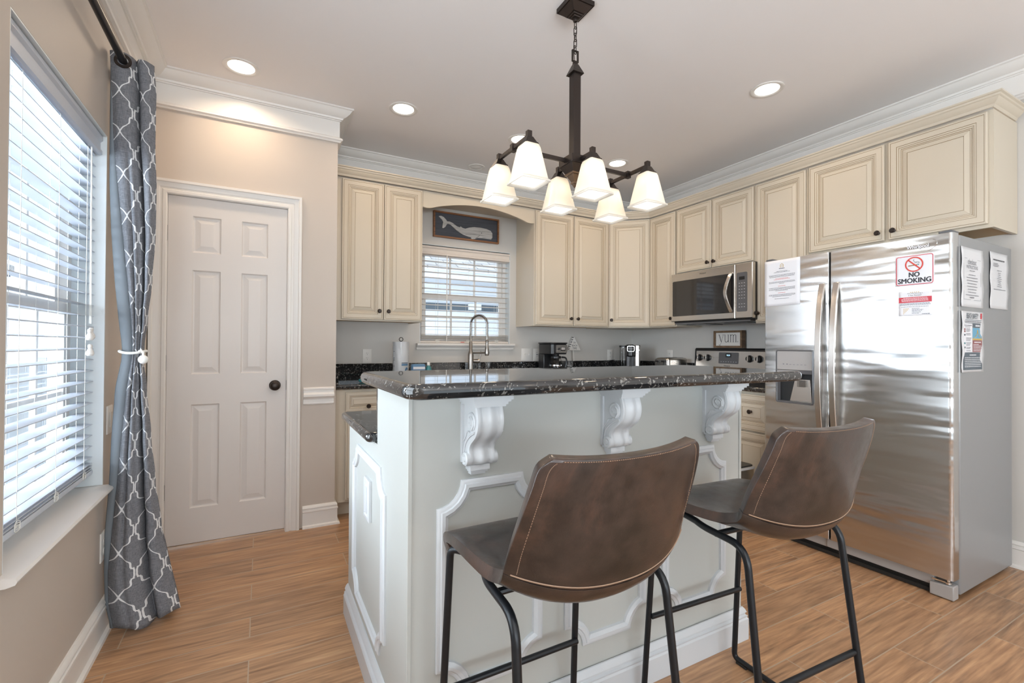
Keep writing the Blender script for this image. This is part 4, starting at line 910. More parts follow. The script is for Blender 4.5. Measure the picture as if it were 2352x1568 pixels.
t, fr, s_ = paper('notice_sheet', 'plain white typed notice taped beside the checkout sheet on the refrigerator side', 'paper', (3.250, ys, 1.678), Us, Vs, .238, .290, 'papers', curl=.006)
strips(fr, [(.045, .195, .035, .006)], 'ink', t, 'heading', seed=9)
cs = lambda w_, z, h_=.003: (.128 - w_ / 2, .128 + w_ / 2, z, h_)
strips(fr, [(.045, .11, .055, .003), (.045, .12, .062, .003), (.045, .11, .069, .003), cs(.06, .09), cs(.03, .102), cs(.03, .112), cs(.04, .122), cs(.06, .132), cs(.05, .142), cs(.03, .152), cs(.05, .162), cs(.06, .172), (.05, .21, .188, .003)], 'inkg', t, seed=10)
t, fr, s_ = paper('beach_safety_poster', 'colourful beach safety leaflet below the checkout sheet on the refrigerator side', 'poster', (2.908, ys, 1.362), Us, Vs, .254, .293, 'papers', curl=.006)
text('heading', 'BEACH SAFETY', 'slate', t, (P2(fr, .128, .022), fr[1], fr[2], fr[3]), .135, .026, bold=.02)
def blk(x0, x1, z0, z1, mat, nm, lift=0):
    a = P2(fr, x0, z0) + fr[3] * lift; return MB().add([a, a + fr[1] * (x1 - x0), a + fr[1] * (x1 - x0) - fr[2] * (z1 - z0), a - fr[2] * (z1 - z0)], [(0, 1, 2, 3)]).build(nm, mat, t, recalc=False)
blk(.222, .240, .006, .034, 'redb', 'red_emblem'); blk(.016, .240, .040, .0425, 'slate', 'rule'); blk(.016, .240, .055, .0575, 'slate', 'rule')
blk(.016, .124, .058, .196, 'paper', 'flag_list', .0001); blk(.126, .240, .058, .078, 'slate', 'dark_block'); blk(.126, .240, .079, .130, 'sky', 'surf_picture'); blk(.126, .240, .130, .138, 'gold', 'sand_band')
blk(.126, .240, .139, .196, 'maroon', 'maroon_block'); blk(.016, .240, .198, .282, 'slate', 'dark_footer')
fr2 = (fr[0] + fr[3] * .0004, fr[1], fr[2], fr[3])
strips(fr2, [(.145, .225, .146, .005), (.135, .20, .158, .003), (.135, .232, .165, .003), (.135, .232, .172, .003), (.135, .232, .180, .003), (.135, .232, .188, .003), (.16, .21, .064, .008), (.09, .17, .208, .005)] + [(.035, .225, .222 + i * .0085, .003) for i in range(6)], 'paper', t, 'white_text', seed=11)
strips(fr2, [(.025, .115, .066, .004), (.04, .10, .074, .003)] + [(.052, .052 + w_, z, .003) for z, w_ in ((.083, .045), (.089, .05), (.095, .04), (.106, .05), (.112, .055), (.127, .06), (.133, .055), (.139, .05), (.150, .055), (.156, .05), (.162, .04), (.172, .05), (.178, .045), (.188, .05))] + [(.03, .23, .047, .004)], 'inkg', t, 'small_text', seed=12)
for i, (z, mt) in enumerate(((.083, 'maroon'), (.093, 'maroon'), (.110, 'slate'), (.130, 'paper'), (.150, 'teal'), (.170, 'slate'))): blk(.028, .044, z, z + .008, mt, 'flag_swatch', .0005)
MB().tube([P2(fr2, .183, .088), P2(fr2, .180, .105), P2(fr2, .165, .120), P2(fr2, .135, .128)], .0012, 5).tube([P2(fr2, .185, .088), P2(fr2, .190, .105), P2(fr2, .205, .120), P2(fr2, .235, .128)], .0012, 5).build('rip_current_arrows', 'gold', t)
# ------------------------------------------------------------------ island
IX0, IX1, IY0, IYM, IY1 = .350, 1.733, 1.235, 1.610, 2.168
t = thing('kitchen_island', 'white panelled kitchen island with scrolled corbels and picture-frame mouldings', 'kitchen island', (1.04, 1.7, 0))
MB().box(IX0 + .013, IX1 - .013, IY0 + .004, IYM, 0, 1.054).box(IX0 + .013, IX1 - .013, IYM, IY1 - .02, 0, .846).build('body', 'isl', t)
ep = [(IY0, 0), (IY1, 0), (IY1, .846), (IYM, .846), (IYM, 1.054), (IY0, 1.054)]
for x in (IX0, IX1 - .013):
    MB().prism(ep, ((x, 0, 0), (0, 1, 0), (0, 0, 1), (1, 0, 0)), 0, .0125).build('end_panel', 'isl', t, bev=.0015)
BI = [(0, 0), (-.020, 0), (-.020, .082), (-.016, .088), (-.018, .094), (-.011, .098), (-.011, .104), (-.015, .108), (-.010, .120), (-.004, .127), (0, .128)]
MB().sweep([(IX0, IY1), (IX0, IY0), (IX1, IY0), (IX1, IY1)], BI).build('base_moulding', 'islw', t, ang=25)
def notch(x0, x1, z0, z1, r_=.072):
    p = []; n = 6; g = .012
    for cx, cz_, a0 in ((x1, z0, PI), (x1, z1, -PI / 2), (x0, z1, 0), (x0, z0, PI / 2)):
        seg = arc(cx, cz_, r_, a0, a0 - PI / 2, n); p += seg
    return p
PM = [(0, 0), (0, .006), (-.004, .009), (-.010, .010), (-.013, .014), (-.022, .015), (-.027, .010), (-.032, .008), (-.034, 0)]
PM = [(-a, b) for a, b in PM]
ff = ((0, IY0 + .004, 0), (1, 0, 0), (0, 0, 1), (0, -1, 0))
for x0, x1 in ((.432, .777), (.862, 1.210), (1.290, 1.637)):
    MB().sweep(notch(x0, x1, .205, .802), PM, ff, closed=True).build('panel_moulding', 'islw', t, ang=30)
fl = ((IX0, 0, 0), (0, -1, 0), (0, 0, 1), (-1, 0, 0))
MB().sweep(notch(-2.020, -1.470, .175, .785), PM, fl, closed=True).build('panel_moulding', 'islw', t, ang=30)
# blank wall plate on the island's end
MB().rings(((IX0, 0, 0), (0, -1, 0), (0, 0, 1), (-1, 0, 0)), -1.775, -1.690, .555, .700, [(0, .0005, 0), (0, .010, 0), (.004, .013, 0), (.016, .014, 0), (.018, .011, 0), (.024, .011, 0), (.026, .015, 0)]).build('end_plate', 'islw', t)
# doors on the cooking side
for x0, x1 in ((.40, .81), (.82, 1.26), (1.27, 1.69)):
    MB().rings(((0, IY1 - .0185, 0), (-1, 0, 0), (0, 0, 1), (0, 1, 0)), -x1, -x0, .12, .83, DP).build('door', ['islw', 'islw'], t, ang=12)
# granite facing on the raised wall
MB().box(IX0 + .001, IX1 - .001, IYM + .0005, IYM + .020, .885, 1.053).build('granite_facing', 'granite', t)
def corbel(xc):
    fr = ((xc, IY0 + .004, 1.054), (0, -1, 0), (0, 0, 1), (1, 0, 0)); mb = MB()
    def pf(k=0): return [(0, -.035), (.094 + k, -.035), (.098 + k, -.045), (.103 + k, -.062), (.104 + k, -.080), (.099 + k, -.100), (.088 + k, -.117), (.072 + k, -.130), (.058 + k, -.140), (.049 + k, -.150), (.045 + k, -.160), (.047 + k, -.172), (.051 + k, -.184), (.050 + k, -.194), (.044 + k, -.202), (.030, -.208), (0, -.208)]
    mb.prism(pf(-.008), fr, -.0402, .0402)
    fp = bez([(0, a, b) for a, b in pf()[1:-2]], 4); oy = IY0 + .004
    def face(u, v):      # softly rolled front: bead, hollow, broad centre rib, hollow, bead
        x = -.041 + .082 * u; p = fp[min(len(fp) - 1, round(v * (len(fp) - 1)))]; a = abs(x) / .041
        k = .0045 * math.cos(min(a / .58, 1) * PI) - .0015 if a < .58 else (-.006 + .006 * math.sin(PI / 2 * min(1, (a - .58) / .26)) - (.008 * max(0, (a - .93) / .07) ** 2))
        return (xc + x, oy - (p.y + k), 1.054 + p.z)
    mb.grid(face, 36, len(fp) - 1)
    # plate at the top, plate at the foot
    for d, w_, z0, z1 in ((.122, .059, -.016, -.001), (.116, .055, -.022, -.016), (.108, .050, -.030, -.022), (.102, .046, -.036, -.030), (.034, .030, -.222, -.206), (.028, .026, -.228, -.222), (.020, .022, -.236, -.228)):
        mb.prism([(0, z0), (d, z0), (d, z1), (0, z1)], fr, -w_, w_)
    mb.prism([(0, -.20), (.012, -.20), (.012, -.036), (0, -.036)], fr, -.047, .047)
    for sx in (-1, 1):
        def L_(d, z, o): return Vector((xc + sx * o, IY0 + .004 - d, 1.054 + z))
        N_ = (sx, 0, 0)
        for (d, z, r_, h_) in ((.066, -.078, .026, .0455), (.033, -.186, .019, .050)):
            mb.lathe([(r_, .036), (r_, h_ - .003), (r_ - .004, h_), (r_ * .45, h_ - .002), (r_ * .35, h_ + .001), (0, h_ + .002)], ((xc, IY0 + .004 - d, 1.054 + z), (0, 1, 0), (0, 0, 1), N_), 24)
        sp_ = [L_(.066 + (.024 - .0028 * i) * math.cos(.75 * i * 1.0 - 1.2), -.078 + (.024 - .0028 * i) * math.sin(.75 * i - 1.2), .0455) for i in range(8)]
        mb.tube(sp_, .0028, 6)
        mb.tube(bez([L_(.088, -.105, .042), L_(.062, -.116, .042), L_(.040, -.130, .042), L_(.022, -.150, .042), L_(.015, -.175, .042), L_(.020, -.198, .043)], 4), .0030, 6)
        mb.tube(bez([L_(.056, -.108, .042), L_(.036, -.110, .042), L_(.026, -.125, .042), L_(.010, -.140, .042)], 4), .0024, 6)
    return mb.build('corbel', 'islw', t, ang=32)
for x in (.549, 1.053, 1.552): corbel(x)
# counters on the island
o = MB().prism(rrect(.293, 1.862, 1.045, 1.655, .052, 8), F3, 1.0550, 1.0930).build('bar_counter', 'granite', None, bev=.0165, seg=5)
tag(o, 'raised black granite bar top with rounded corners over the island', 'countertop')
o = MB().prism(rrect(.318, 1.765, 1.632, 2.205, .022, 5), F3, .8480, .8830).build('island_counter', 'granite', None, bev=.015, seg=4)
tag(o, 'lower granite counter of the island behind the raised bar', 'countertop')
# ------------------------------------------------------------------ trash can
t = thing('trash_can', 'small grey step trash can with black lid beside the island', 'trash can', (2.80, 2.09, 0))
MB().prism(rrect(2.705, 2.925, 1.975, 2.195, .035, 5), F3, .002, .372).build('bin', 'steelp', t)
MB().prism(rrect(2.700, 2.930, 1.970, 2.200, .038, 5), F3, .372, .388).build('rim', 'greyp', t, bev=.003)
MB().prism(rrect(2.712, 2.918, 1.982, 2.188, .032, 5), F3, .388, .397).build('lid', 'black', t, bev=.003)

# ------------------------------------------------------------------ stools
CL = [(.214, .646, .200, 0, -.006), (.225, .662, .205, 0, -.004), (.206, .677, .209, 0, .0), (.13, .683, .214, 0, .006), (.03, .676, .219, .0, .020), (-.07, .666, .224, .0, .040), (-.140, .660, .228, .004, .066),
      (-.196, .672, .236, .036, .068), (-.228, .712, .236, .062, .044), (-.245, .780, .232, .066, .018), (-.257, .865, .224, .048, .006), (-.264, .920, .216, .034, .007), (-.269, .953, .207, .028, .012), (-.271, .973, .184, .020, .010)]
def shell(u, v):
    x = v * (len(CL) - 1); i = min(int(x), len(CL) - 2); f = x - i; c = [CL[max(i - 1, 0)], CL[i], CL[i + 1], CL[min(i + 2, len(CL) - 1)]]
    y, z, hw, fy_, fz_ = [.5 * (2 * b + (q - a) * f + (2 * a - 5 * b + 4 * q - d) * f * f + (3 * b - a - 3 * q + d) * f ** 3) for a, b, q, d in zip(*c)]
    s_ = 2 * u - 1; k = abs(s_) ** 2.3
    return Vector((s_ * hw, y + fy_ * k, z + fz_ * k))
def stool(label, loc, rz):
    t = thing('bar_stool', label, 'bar stool', loc, rz, 'brown leather bucket stools at the island')
    vb = 7.95 / 13
    for nm, a, b, nv in (('seat', 0, vb, 26), ('backrest', vb, 1, 24)):
        o = MB().grid(lambda u, v: shell(u, a + (b - a) * v), 28, nv, flip=True).build(nm, 'leather', t, world=False, recalc=False, ang=180)
        q = o.modifiers.new('thick', 'SOLIDIFY'); q.thickness = .027; q.offset = 0
        q = o.modifiers.new('bevel', 'BEVEL'); q.width = .0105; q.segments = 4; q.limit_method = 'ANGLE'; q.angle_limit = R(45)
    def outer(u, v, k=.0142):
        e = .004; du = shell(min(u + e, 1), v) - shell(max(u - e, 0), v); dv = shell(u, min(v + e, 1)) - shell(u, max(v - e, 0)); n = du.cross(dv).normalized()
        return shell(u, v) - n * k
    sg = 1 if outer(.5, .9).y < shell(.5, .9).y else -1
    pts = [outer(i / 40, vb + .010 + .0 * i, sg * .0140) for i in range(1, 40)]
    MB().tube(pts, .0016, 5).build('seam', 'stitch', t, world=False)
    st = MB()
    for u in (.045, .955):
        for i in range(58):
            a = vb + .02 + (.965 - vb - .02) * i / 58; b = a + (.965 - vb) / 58 * .55; st.tube([outer(u, a, sg * .0138), outer(u, b, sg * .0138)], .0008, 4)
    for i in range(64): a = .07 + .86 * i / 64; st.tube([outer(a, .975, sg * .0136), outer(a + .008, .975, sg * .0136)], .0008, 4)
    st.build('edge_stitching', 'stitch', t, world=False)
    for sx in (-1, 1):
        P_ = [(sx * .219, 0, .0125), (sx * .219, .222, .0125), (sx * .206, .182, .657), (sx * .172, .140, .653), (sx * .160, .080, .650), (sx * .190, .005, .648), (sx * .205, -.158, .648), (sx * .219, -.238, .0125), (sx * .219, -.01, .0125)]
        q = fillet(P_[:3], .055, 8)[:-1]; q = fillet([P_[0], P_[1]] + P_[2:5] , .022, 5)[:-1] + fillet(P_[4:], .055, 8)[1:]; MB().tube(q, .0098, 12, closed=False).build('side_frame', 'legm', t, world=False, ang=60)
        for y in (.185, -.195): MB().box(sx * .219 - .011, sx * .219 + .011, y - .022, y + .022, .0005, .0085).build('foot_pad', 'rub', t, world=False, bev=.002)
    for y in (.192, -.200): MB().tube([(-.212, y, .285), (.212, y, .285)], .0088, 12).build('footrest', 'legm', t, world=False)
    for y, x in ((.11, .160), (-.045, .190)): MB().tube([(-x, y, .642), (x, y, .642)], .0085, 10).build('seat_crossbar', 'legm', t, world=False)
    return t
stool('brown leather bucket stool in front, with worn dark patches on its back', (.648, .968, 0), R(0.8))
stool('brown leather bucket stool standing nearer the refrigerator', (1.357, .948, 0), R(-2.8))

# ------------------------------------------------------------------ chandelier
cx0, cy0 = 1.250, 1.730
t = thing('chandelier', 'dark bronze six-light chandelier with square frosted glass shades', 'chandelier', (cx0, cy0, ZC))
mb = MB(); mb.frustum(cx0, cy0, ZC - .022, .062, .062, ZC - .0005, .062, .062).frustum(cx0, cy0, ZC - .050, .030, .030, ZC - .022, .056, .056).frustum(cx0, cy0, ZC - .056, .022, .022, ZC - .050, .026, .026).frustum(cx0, cy0, ZC - .062, .015, .015, ZC - .056, .018, .018)
mb.lathe([(.004, -.010), (.010, -.006), (.011, .004), (.009, .010)], ((cx0, cy0, ZC - .070), (1, 0, 0), (0, 1, 0), (0, 0, 1)), 14)
mb.build('canopy', 'bronze', t, bev=.0015)
zt = ZC - .076; zbn = 2.520; nl = 5; stp = (zt - zbn) / nl
def link_(zc, L_, w_, ang_, r_, nm):
    c, s_ = math.cos(ang_), math.sin(ang_); pp_ = [(w_ * math.cos(a), (L_ / 2 - w_) * (1 if math.sin(a) >= 0 else -1) + w_ * math.sin(a)) for a in [2 * PI * i / 20 for i in range(20)]]
    return MB().tube([(cx0 + a * c, cy0 + a * s_, zc + b) for a, b in pp_], r_, 6, closed=True).build(nm, 'bronze', t)
for i in range(nl): link_(zt - stp * (i + .5), stp + .010, .0075, R(20 + 90 * (i % 2)), .0019, 'chain_link')
MB().tube(bez([(cx0 + .002, cy0, ZC - .07), (cx0 + .010, cy0 + .004, ZC - .11), (cx0 - .004, cy0, ZC - .16), (cx0 - .008, cy0, ZC - .20), (cx0, cy0, 2.46)], 6), .0016, 6).build('supply_cord', 'bronze', t)
MB().box(cx0 - .018, cx0 - .011, cy0 - .004, cy0 + .004, 2.478, 2.532).box(cx0 + .011, cx0 + .018, cy0 - .004, cy0 + .004, 2.478, 2.532).box(cx0 - .011, cx0 + .011, cy0 - .004, cy0 + .004, 2.526, 2.532).box(cx0 - .011, cx0 + .011, cy0 - .004, cy0 + .004, 2.466, 2.484).build('hanging_loop', 'bronze', t, bev=.001)
MB().frustum(cx0, cy0, 2.430, .026, .026, 2.466, .011, .011).frustum(cx0, cy0, 2.420, .030, .030, 2.430, .026, .026).box(cx0 - .009, cx0 + .009, cy0 - .009, cy0 + .009, 2.466, 2.474).build('stem_cap', 'bronze', t, bev=.001)
MB().box(cx0 - .019, cx0 + .019, cy0 - .019, cy0 + .019, 2.036, 2.420).build('stem', 'bronze', t, bev=.0015)
MB().box(cx0 - .052, cx0 + .052, cy0 - .052, cy0 + .052, 2.000, 2.036).frustum(cx0, cy0, 1.966, .030, .030, 2.000, .049, .049).build('hub', 'bronze', t, bev=.0015)
MB().frustum(cx0, cy0, 1.958, .032, .032, 1.966, .034, .034).frustum(cx0, cy0, 1.928, .010, .010, 1.958, .026, .026).frustum(cx0, cy0, 1.920, .013, .013, 1.928, .013, .013).frustum(cx0, cy0, 1.902, .001, .001, 1.920, .010, .010).build('finial', 'bronzel', t, bev=.001)
AX, AY = .318, .130
for sx in (-1, 1):
    MB().box(*sorted((cx0 + sx * .052, cx0 + sx * AX)), cy0 - .006, cy0 + .006, 2.009, 2.027).build('long_arm', 'bronze', t, bev=.001)
    MB().box(cx0 + sx * AX - .011, cx0 + sx * AX + .011, cy0 - .011, cy0 + .011, 2.003, 2.035).build('arm_collar', 'bronze', t, bev=.001)
for ax in (-AX, 0, AX):
    for sy_ in (-1, 1):
        a = cx0 + ax; st_ = .052 if ax == 0 else .011
        MB().box(a - .006, a + .006, *sorted((cy0 + sy_ * st_, cy0 + sy_ * AY)), 2.011, 2.027).build('cross_arm', 'bronze', t, bev=.001)
        y = cy0 + sy_ * AY
        fx = MB().box(a - .010, a + .010, y - .010, y + .010, 2.015, 2.040).frustum(a, y, 1.990, .025, .025, 2.015, .013, .013).frustum(a, y, 1.984, .030, .030, 1.990, .027, .027).build('socket_cap', 'bronze', t, bev=.001)
        prof = [(.029, 1.9835), (.033, 1.980), (.037, 1.968), (.0585, 1.846), (.0600, 1.840), (.0665, 1.836), (.0665, 1.829)]
        ms = MB(); vs = []; rr = [(w_, z) for w_, z in prof] + [(.0630, 1.829), (.0565, 1.838), (.0345, 1.965), (.029, 1.976), (.026, 1.9835)]
        k0 = 6
        for w_, z in rr:
            c_ = min(.006, w_ * .2); vs += [(a + p, y + q, z) for p, q in ((-w_ + c_, -w_), (w_ - c_, -w_), (w_, -w_ + c_), (w_, w_ - c_), (w_ - c_, w_), (-w_ + c_, w_), (-w_, w_ - c_), (-w_, -w_ + c_))]
        fs = [(i * 8 + j, i * 8 + (j + 1) % 8, (i + 1) * 8 + (j + 1) % 8, (i + 1) * 8 + j) for i in range(len(rr) - 1) for j in range(8)]
        ms.add(vs, fs); MB().box(a - .0555, a + .0555, y - .0555, y + .0555, 1.8385, 1.8410).build('opening_glow', 'openglow', t); ms.build('glass_shade', 'shade', t, ang=50)  # glowing panel added in each shade to whiten its open bottom
        MB().lathe([(.010, .055), (.012, .035), (.022, .015), (.025, 0), (.020, -.016), (.008, -.024), (0, -.025)], ((a, y, 1.915), (1, 0, 0), (0, 1, 0), (0, 0, 1)), 16).build('bulb', 'bulb', t)
        MB().box(a - .012, a + .012, y - .012, y + .012, 1.962, 1.983).build('lamp_holder', 'white', t)

# ------------------------------------------------------------------ things on the counters
CT = .910
# faucet
t = thing('kitchen_faucet', 'brushed nickel spring-neck pull-down faucet in front of the sink window', 'faucet', (1.632, 3.80, CT))
fxx, fyy = 1.632, 3.80; dirx, diry = .62, -.78
def Q(d, z): return (fxx + dirx * d, fyy + diry * d, z)
MB().lathe([(.034, 0), (.034, .010), (.026, .016), (.026, .190), (.021, .215), (.0145, .225), (.0145, .300), (.012, .305)], ((fxx, fyy, CT + .001), (1, 0, 0), (0, 1, 0), (0, 0, 1)), 24).build('body', 'nickel', t, ang=40)
AR = .080; path = [Q(0, 1.16 + .0215 * i) for i in range(10)] + [Q(AR - AR * math.cos(a), 1.366 + AR * math.sin(a) * 1.0) for a in [PI * i / 24 for i in range(1, 24)]] + [Q(2 * AR, 1.366 - .0165 * i) for i in range(9)]
MB().tube(path, .0065, 10).build('hose', 'nickel', t)
# spring coil wrapped round the hose
PP = [Vector(p) for p in path]; Ls = [0]
for a, b in zip(PP, PP[1:]): Ls.append(Ls[-1] + (b - a).length)
def at(s_):
    for i in range(len(PP) - 1):
        if Ls[i + 1] >= s_: f = (s_ - Ls[i]) / (Ls[i + 1] - Ls[i]); return PP[i].lerp(PP[i + 1], f), (PP[i + 1] - PP[i]).normalized()
    return PP[-1], (PP[-1] - PP[-2]).normalized()
B_ = Vector((-diry, dirx, 0)); coil = []; s0, s1 = .055, Ls[-1] - .02; turns = 44
for i in range(turns * 10):
    s_ = s0 + (s1 - s0) * i / (turns * 10); p, tt = at(s_); n_ = B_.cross(tt).normalized(); a = 2 * PI * i / 10; coil.append(p + (B_ * math.cos(a) + n_ * math.sin(a)) * .0125)
MB().tube(coil, .0021, 5).build('spring_coil', 'nickel', t)
MB().lathe([(.010, .0), (.015, -.006), (.013, -.020), (.0125, -.060), (.017, -.075), (.018, -.130), (.016, -.137), (0, -.138)], (Q(2 * AR, 1.232), (1, 0, 0), (0, 1, 0), (0, 0, 1)), 20).build('spray_head', 'nickel', t, ang=40)
MB().tube([Q(.0, 1.115), Q(.10, 1.118), Q(.18, 1.12)], .006, 10).lathe([(.021, -.010), (.021, .010), (.018, .010), (.018, -.010), (.021, -.010)], (Q(2 * AR, 1.12), (1, 0, 0), (0, 1, 0), (0, 0, 1)), 20, caps=False).build('docking_arm', 'nickel', t)
MB().lathe([(.016, .02), (.018, .045), (.018, .075), (.010, .080)], ((fxx, fyy, 1.045), (0, 1, 0), (0, 0, 1), (.95, -.3, 0)), 18).tube([(fxx + .072, fyy - .022, 1.045), (fxx + .082, fyy - .026, 1.085), (fxx + .086, fyy - .028, 1.135)], .0045, 8).build('lever_handle', 'nickel', t, ang=50)
# drip coffee maker
t = thing('drip_coffee_maker', 'black drip coffee maker with steel control panel and glass carafe', 'coffee maker', (2.405, 3.66, CT)); a0, a1, b0, b1 = 2.318, 2.498, 3.545, 3.775
MB().prism(rrect(a0, a1, b0, b1, .03, 5), F3, CT + .001, CT + .032).build('base', 'black', t, bev=.004)
MB().prism([(b1 - .09, CT + .032), (b1, CT + .032), (b1 + .01, CT + .20), (b1 - .09, CT + .20)], ((a0 + .002, 0, 0), (0, 1, 0), (0, 0, 1), (1, 0, 0)), 0, a1 - a0 - .004).build('tank', 'black', t, bev=.008)
hd = MB().prism(rrect(a0 - .002, a1 + .002, b0 + .005, b1 + .012, .035, 6), F3, CT + .195, CT + .292).build('brew_head', 'black', t, bev=.006)
MB().prism(rrect(a0 - .010, a1 + .010, b0 - .004, b1 + .016, .04, 6), F3, CT + .292, CT + .304).build('lid', 'black', t, bev=.004)
cf = ((0, b0 + .004, 0), (1, 0, 0), (0, 0, 1), (0, -1, 0))
MB().prism(rrect(a0 + .048, a1 - .012, CT + .210, CT + .282, .006), cf, 0, .004).build('control_panel', 'steelp', hd)
MB().prism(rrect(a0 + .098, a0 + .148, CT + .228, CT + .262, .003), cf, .0045, .0065).build('display_frame', 'black', hd)
MB().prism(rrect(a0 + .103, a0 + .143, CT + .236, CT + .259, .002), cf, .0068, .0075).build('display', 'greyp', hd)
MB().lathe([(.011, 0), (.011, .004), (.007, .006), (0, .006)], ((a0 + .076, b0 - .0005, CT + .246), (1, 0, 0), (0, 0, 1), (0, -1, 0)), 18).build('button', 'black', hd)
cfc = ((a0 + .095, b0 + .075, CT + .034), (1, 0, 0), (0, 1, 0), (0, 0, 1))
cfo = MB().lathe([(.060, 0), (.066, .02), (.067, .06), (.058, .105), (.046, .125), (.048, .135)], cfc, 28, caps=False).build('carafe', 'carafe', t, ang=60)
MB().lathe([(.047, .122), (.049, .137), (.045, .146), (0, .150)], cfc, 28).build('carafe_lid', 'black', cfo)
MB().lathe([(.0672, .052), (.0678, .056), (.0672, .064)], cfc, 28, caps=False).build('carafe_band', 'chrome', cfo)
MB().tube(bez([(a0 + .140, b0 + .050, CT + .168), (a0 + .175, b0 + .030, CT + .160), (a0 + .182, b0 + .026, CT + .11), (a0 + .170, b0 + .034, CT + .055)], 6), .008, 8).build('carafe_handle', 'black', cfo)
MB().lathe([(.018, 0), (.030, .03), (.030, .045)], ((a0 + .095, b0 + .075, CT + .150), (1, 0, 0), (0, 1, 0), (0, 0, 1)), 18).build('filter_spout', 'black', t)
# triangular sign
t = thing('beach_time_sign', 'small white triangular ON BEACH TIME sign leaning on the backsplash', 'sign', (2.812, 3.888, 1.031))
fs_ = ((2.800, 3.884, 1.138), (1, 0, 0), (0, .10, 1), (0, -1, .10))
MB().prism([(-.075, 0), (.085, 0), (.010, .142), (-.004, .142)], fs_, 0, .010).build('panel', 'white', t)
ms = MB()
for i in range(6): q = i / 6; x = -.075 + .071 * q; z = .142 * q; ms.prism([(x + .001, z + .006), (x + .022, z + .010), (x + .026, z + .019), (x + .006, z + .015)], fs_, .0102, .0110)
ms.build('black_stripes', 'ink', t)
for bd, z, w_ in (('ON', .078, .028), ('BEACH', .048, .066), ('TIME', .020, .050)): text('sign_lettering', bd, 'ink', t, (Vector(fs_[0]) + Vector(fs_[2]) * z + Vector(fs_[3]) * .0108 + Vector((.012, 0, 0)), fs_[1], fs_[2], fs_[3]), w_, .019)
MB().prism([(-.006, -.108), (.006, -.108), (.004, .10), (-.004, .10)], (fs_[0], fs_[1], fs_[2], fs_[3]), -.006, -.0005).build('stand', 'white', t)
# pod coffee maker, turned to face the island
t = thing('pod_coffee_maker', 'black and silver pod coffee brewer in the corner of the counter', 'coffee maker', (3.245, 3.540, CT), R(-38))
MB().prism(rrect(-.088, .088, -.13, .14, .03, 5), F3, .001, .028).build('base', 'black', t, world=False, bev=.004)
MB().prism(rrect(-.036, .088, .0, .14, .03, 5), F3, .028, .255).build('body', 'black', t, world=False, bev=.006)
MB().prism(rrect(-.098, -.038, -.03, .13, .022, 5), F3, .028, .262).build('water_reservoir', 'carafe', t, world=False)
MB().prism(rrect(-.100, -.036, -.033, .133, .022, 5), F3, .262, .280).build('reservoir_lid', 'black', t, world=False, bev=.003)
MB().prism(rrect(-.036, .036, -.10, .10, .028, 6), F3, .170, .290).build('brew_head', 'black', t, world=False, bev=.012)
MB().prism(rrect(.038, .098, -.06, .135, .022, 5), F3, .028, .285).build('silver_column', 'steelp', t, world=False, bev=.006)
MB().prism(rrect(-.034, .036, .0, .06, .01, 4), F3, .028, .170).build('cup_recess', 'dgrey', t, world=False)
MB().sweep(rrect(-.034, .034, .222, .276, .012), [(0, 0), (0, .004), (.003, .004), (.003, 0)], ((0, -.1015, 0), (1, 0, 0), (0, 0, 1), (0, -1, 0)), closed=True).build('silver_trim', 'chrome', t, world=False)
text('brand_lettering', 'KEURIG', 'greyp', t, ((0, -.1012, .250), (1, 0, 0), (0, 0, 1), (0, -1, 0)), .048, .010, world=False)
MB().lathe([(.010, 0), (.010, .003), (0, .004)], ((.068, -.0605, .205), (1, 0, 0), (0, 0, 1), (0, -1, 0)), 16).lathe([(.006, 0), (.006, .003), (0, .004)], ((.055, -.0605, .235), (1, 0, 0), (0, 0, 1), (0, -1, 0)), 12).lathe([(.006, 0), (.006, .003), (0, .004)], ((.080, -.0605, .235), (1, 0, 0), (0, 0, 1), (0, -1, 0)), 12).build('buttons', 'chrome', t, world=False)
MB().tube(bez([(-.06, .12, .03), (-.16, .06, .01), (-.24, .02, .09), (-.20, .14, .12), (-.14, .20, .13)], 6), .003, 6).build('power_cord', 'black', t, world=False)
# toaster
t = thing('toaster', 'brushed steel long toaster on the counter left of the range', 'toaster', (3.41, 3.165, CT))
MB().prism(rrect(3.275, 3.555, 3.075, 3.250, .02, 4), F3, CT + .006, CT + .018).build('base', 'black', t)
MB().box(3.288, 3.542, 3.080, 3.245, CT + .018, CT + .168).build('body', 'steelp', t, bev=.022, seg=5)
MB().prism(rrect(-3.238, -3.087, CT + .022, CT + .160, .02), ((3.287, 0, 0), (0, -1, 0), (0, 0, 1), (-1, 0, 0)), 0, .010).build('end_panel', 'steelp', t, bev=.003)
for y in (3.125, 3.200): MB().box(3.272, 3.277, y - .003, y + .003, CT + .05, CT + .14).box(3.262, 3.277, y - .020, y + .020, CT + .128, CT + .142).build('lever', 'black', t, bev=.001)
MB().box(3.315, 3.515, 3.112, 3.138, CT + .168, CT + .1695).box(3.315, 3.515, 3.187, 3.213, CT + .168, CT + .1695).build('slots', 'black', t)
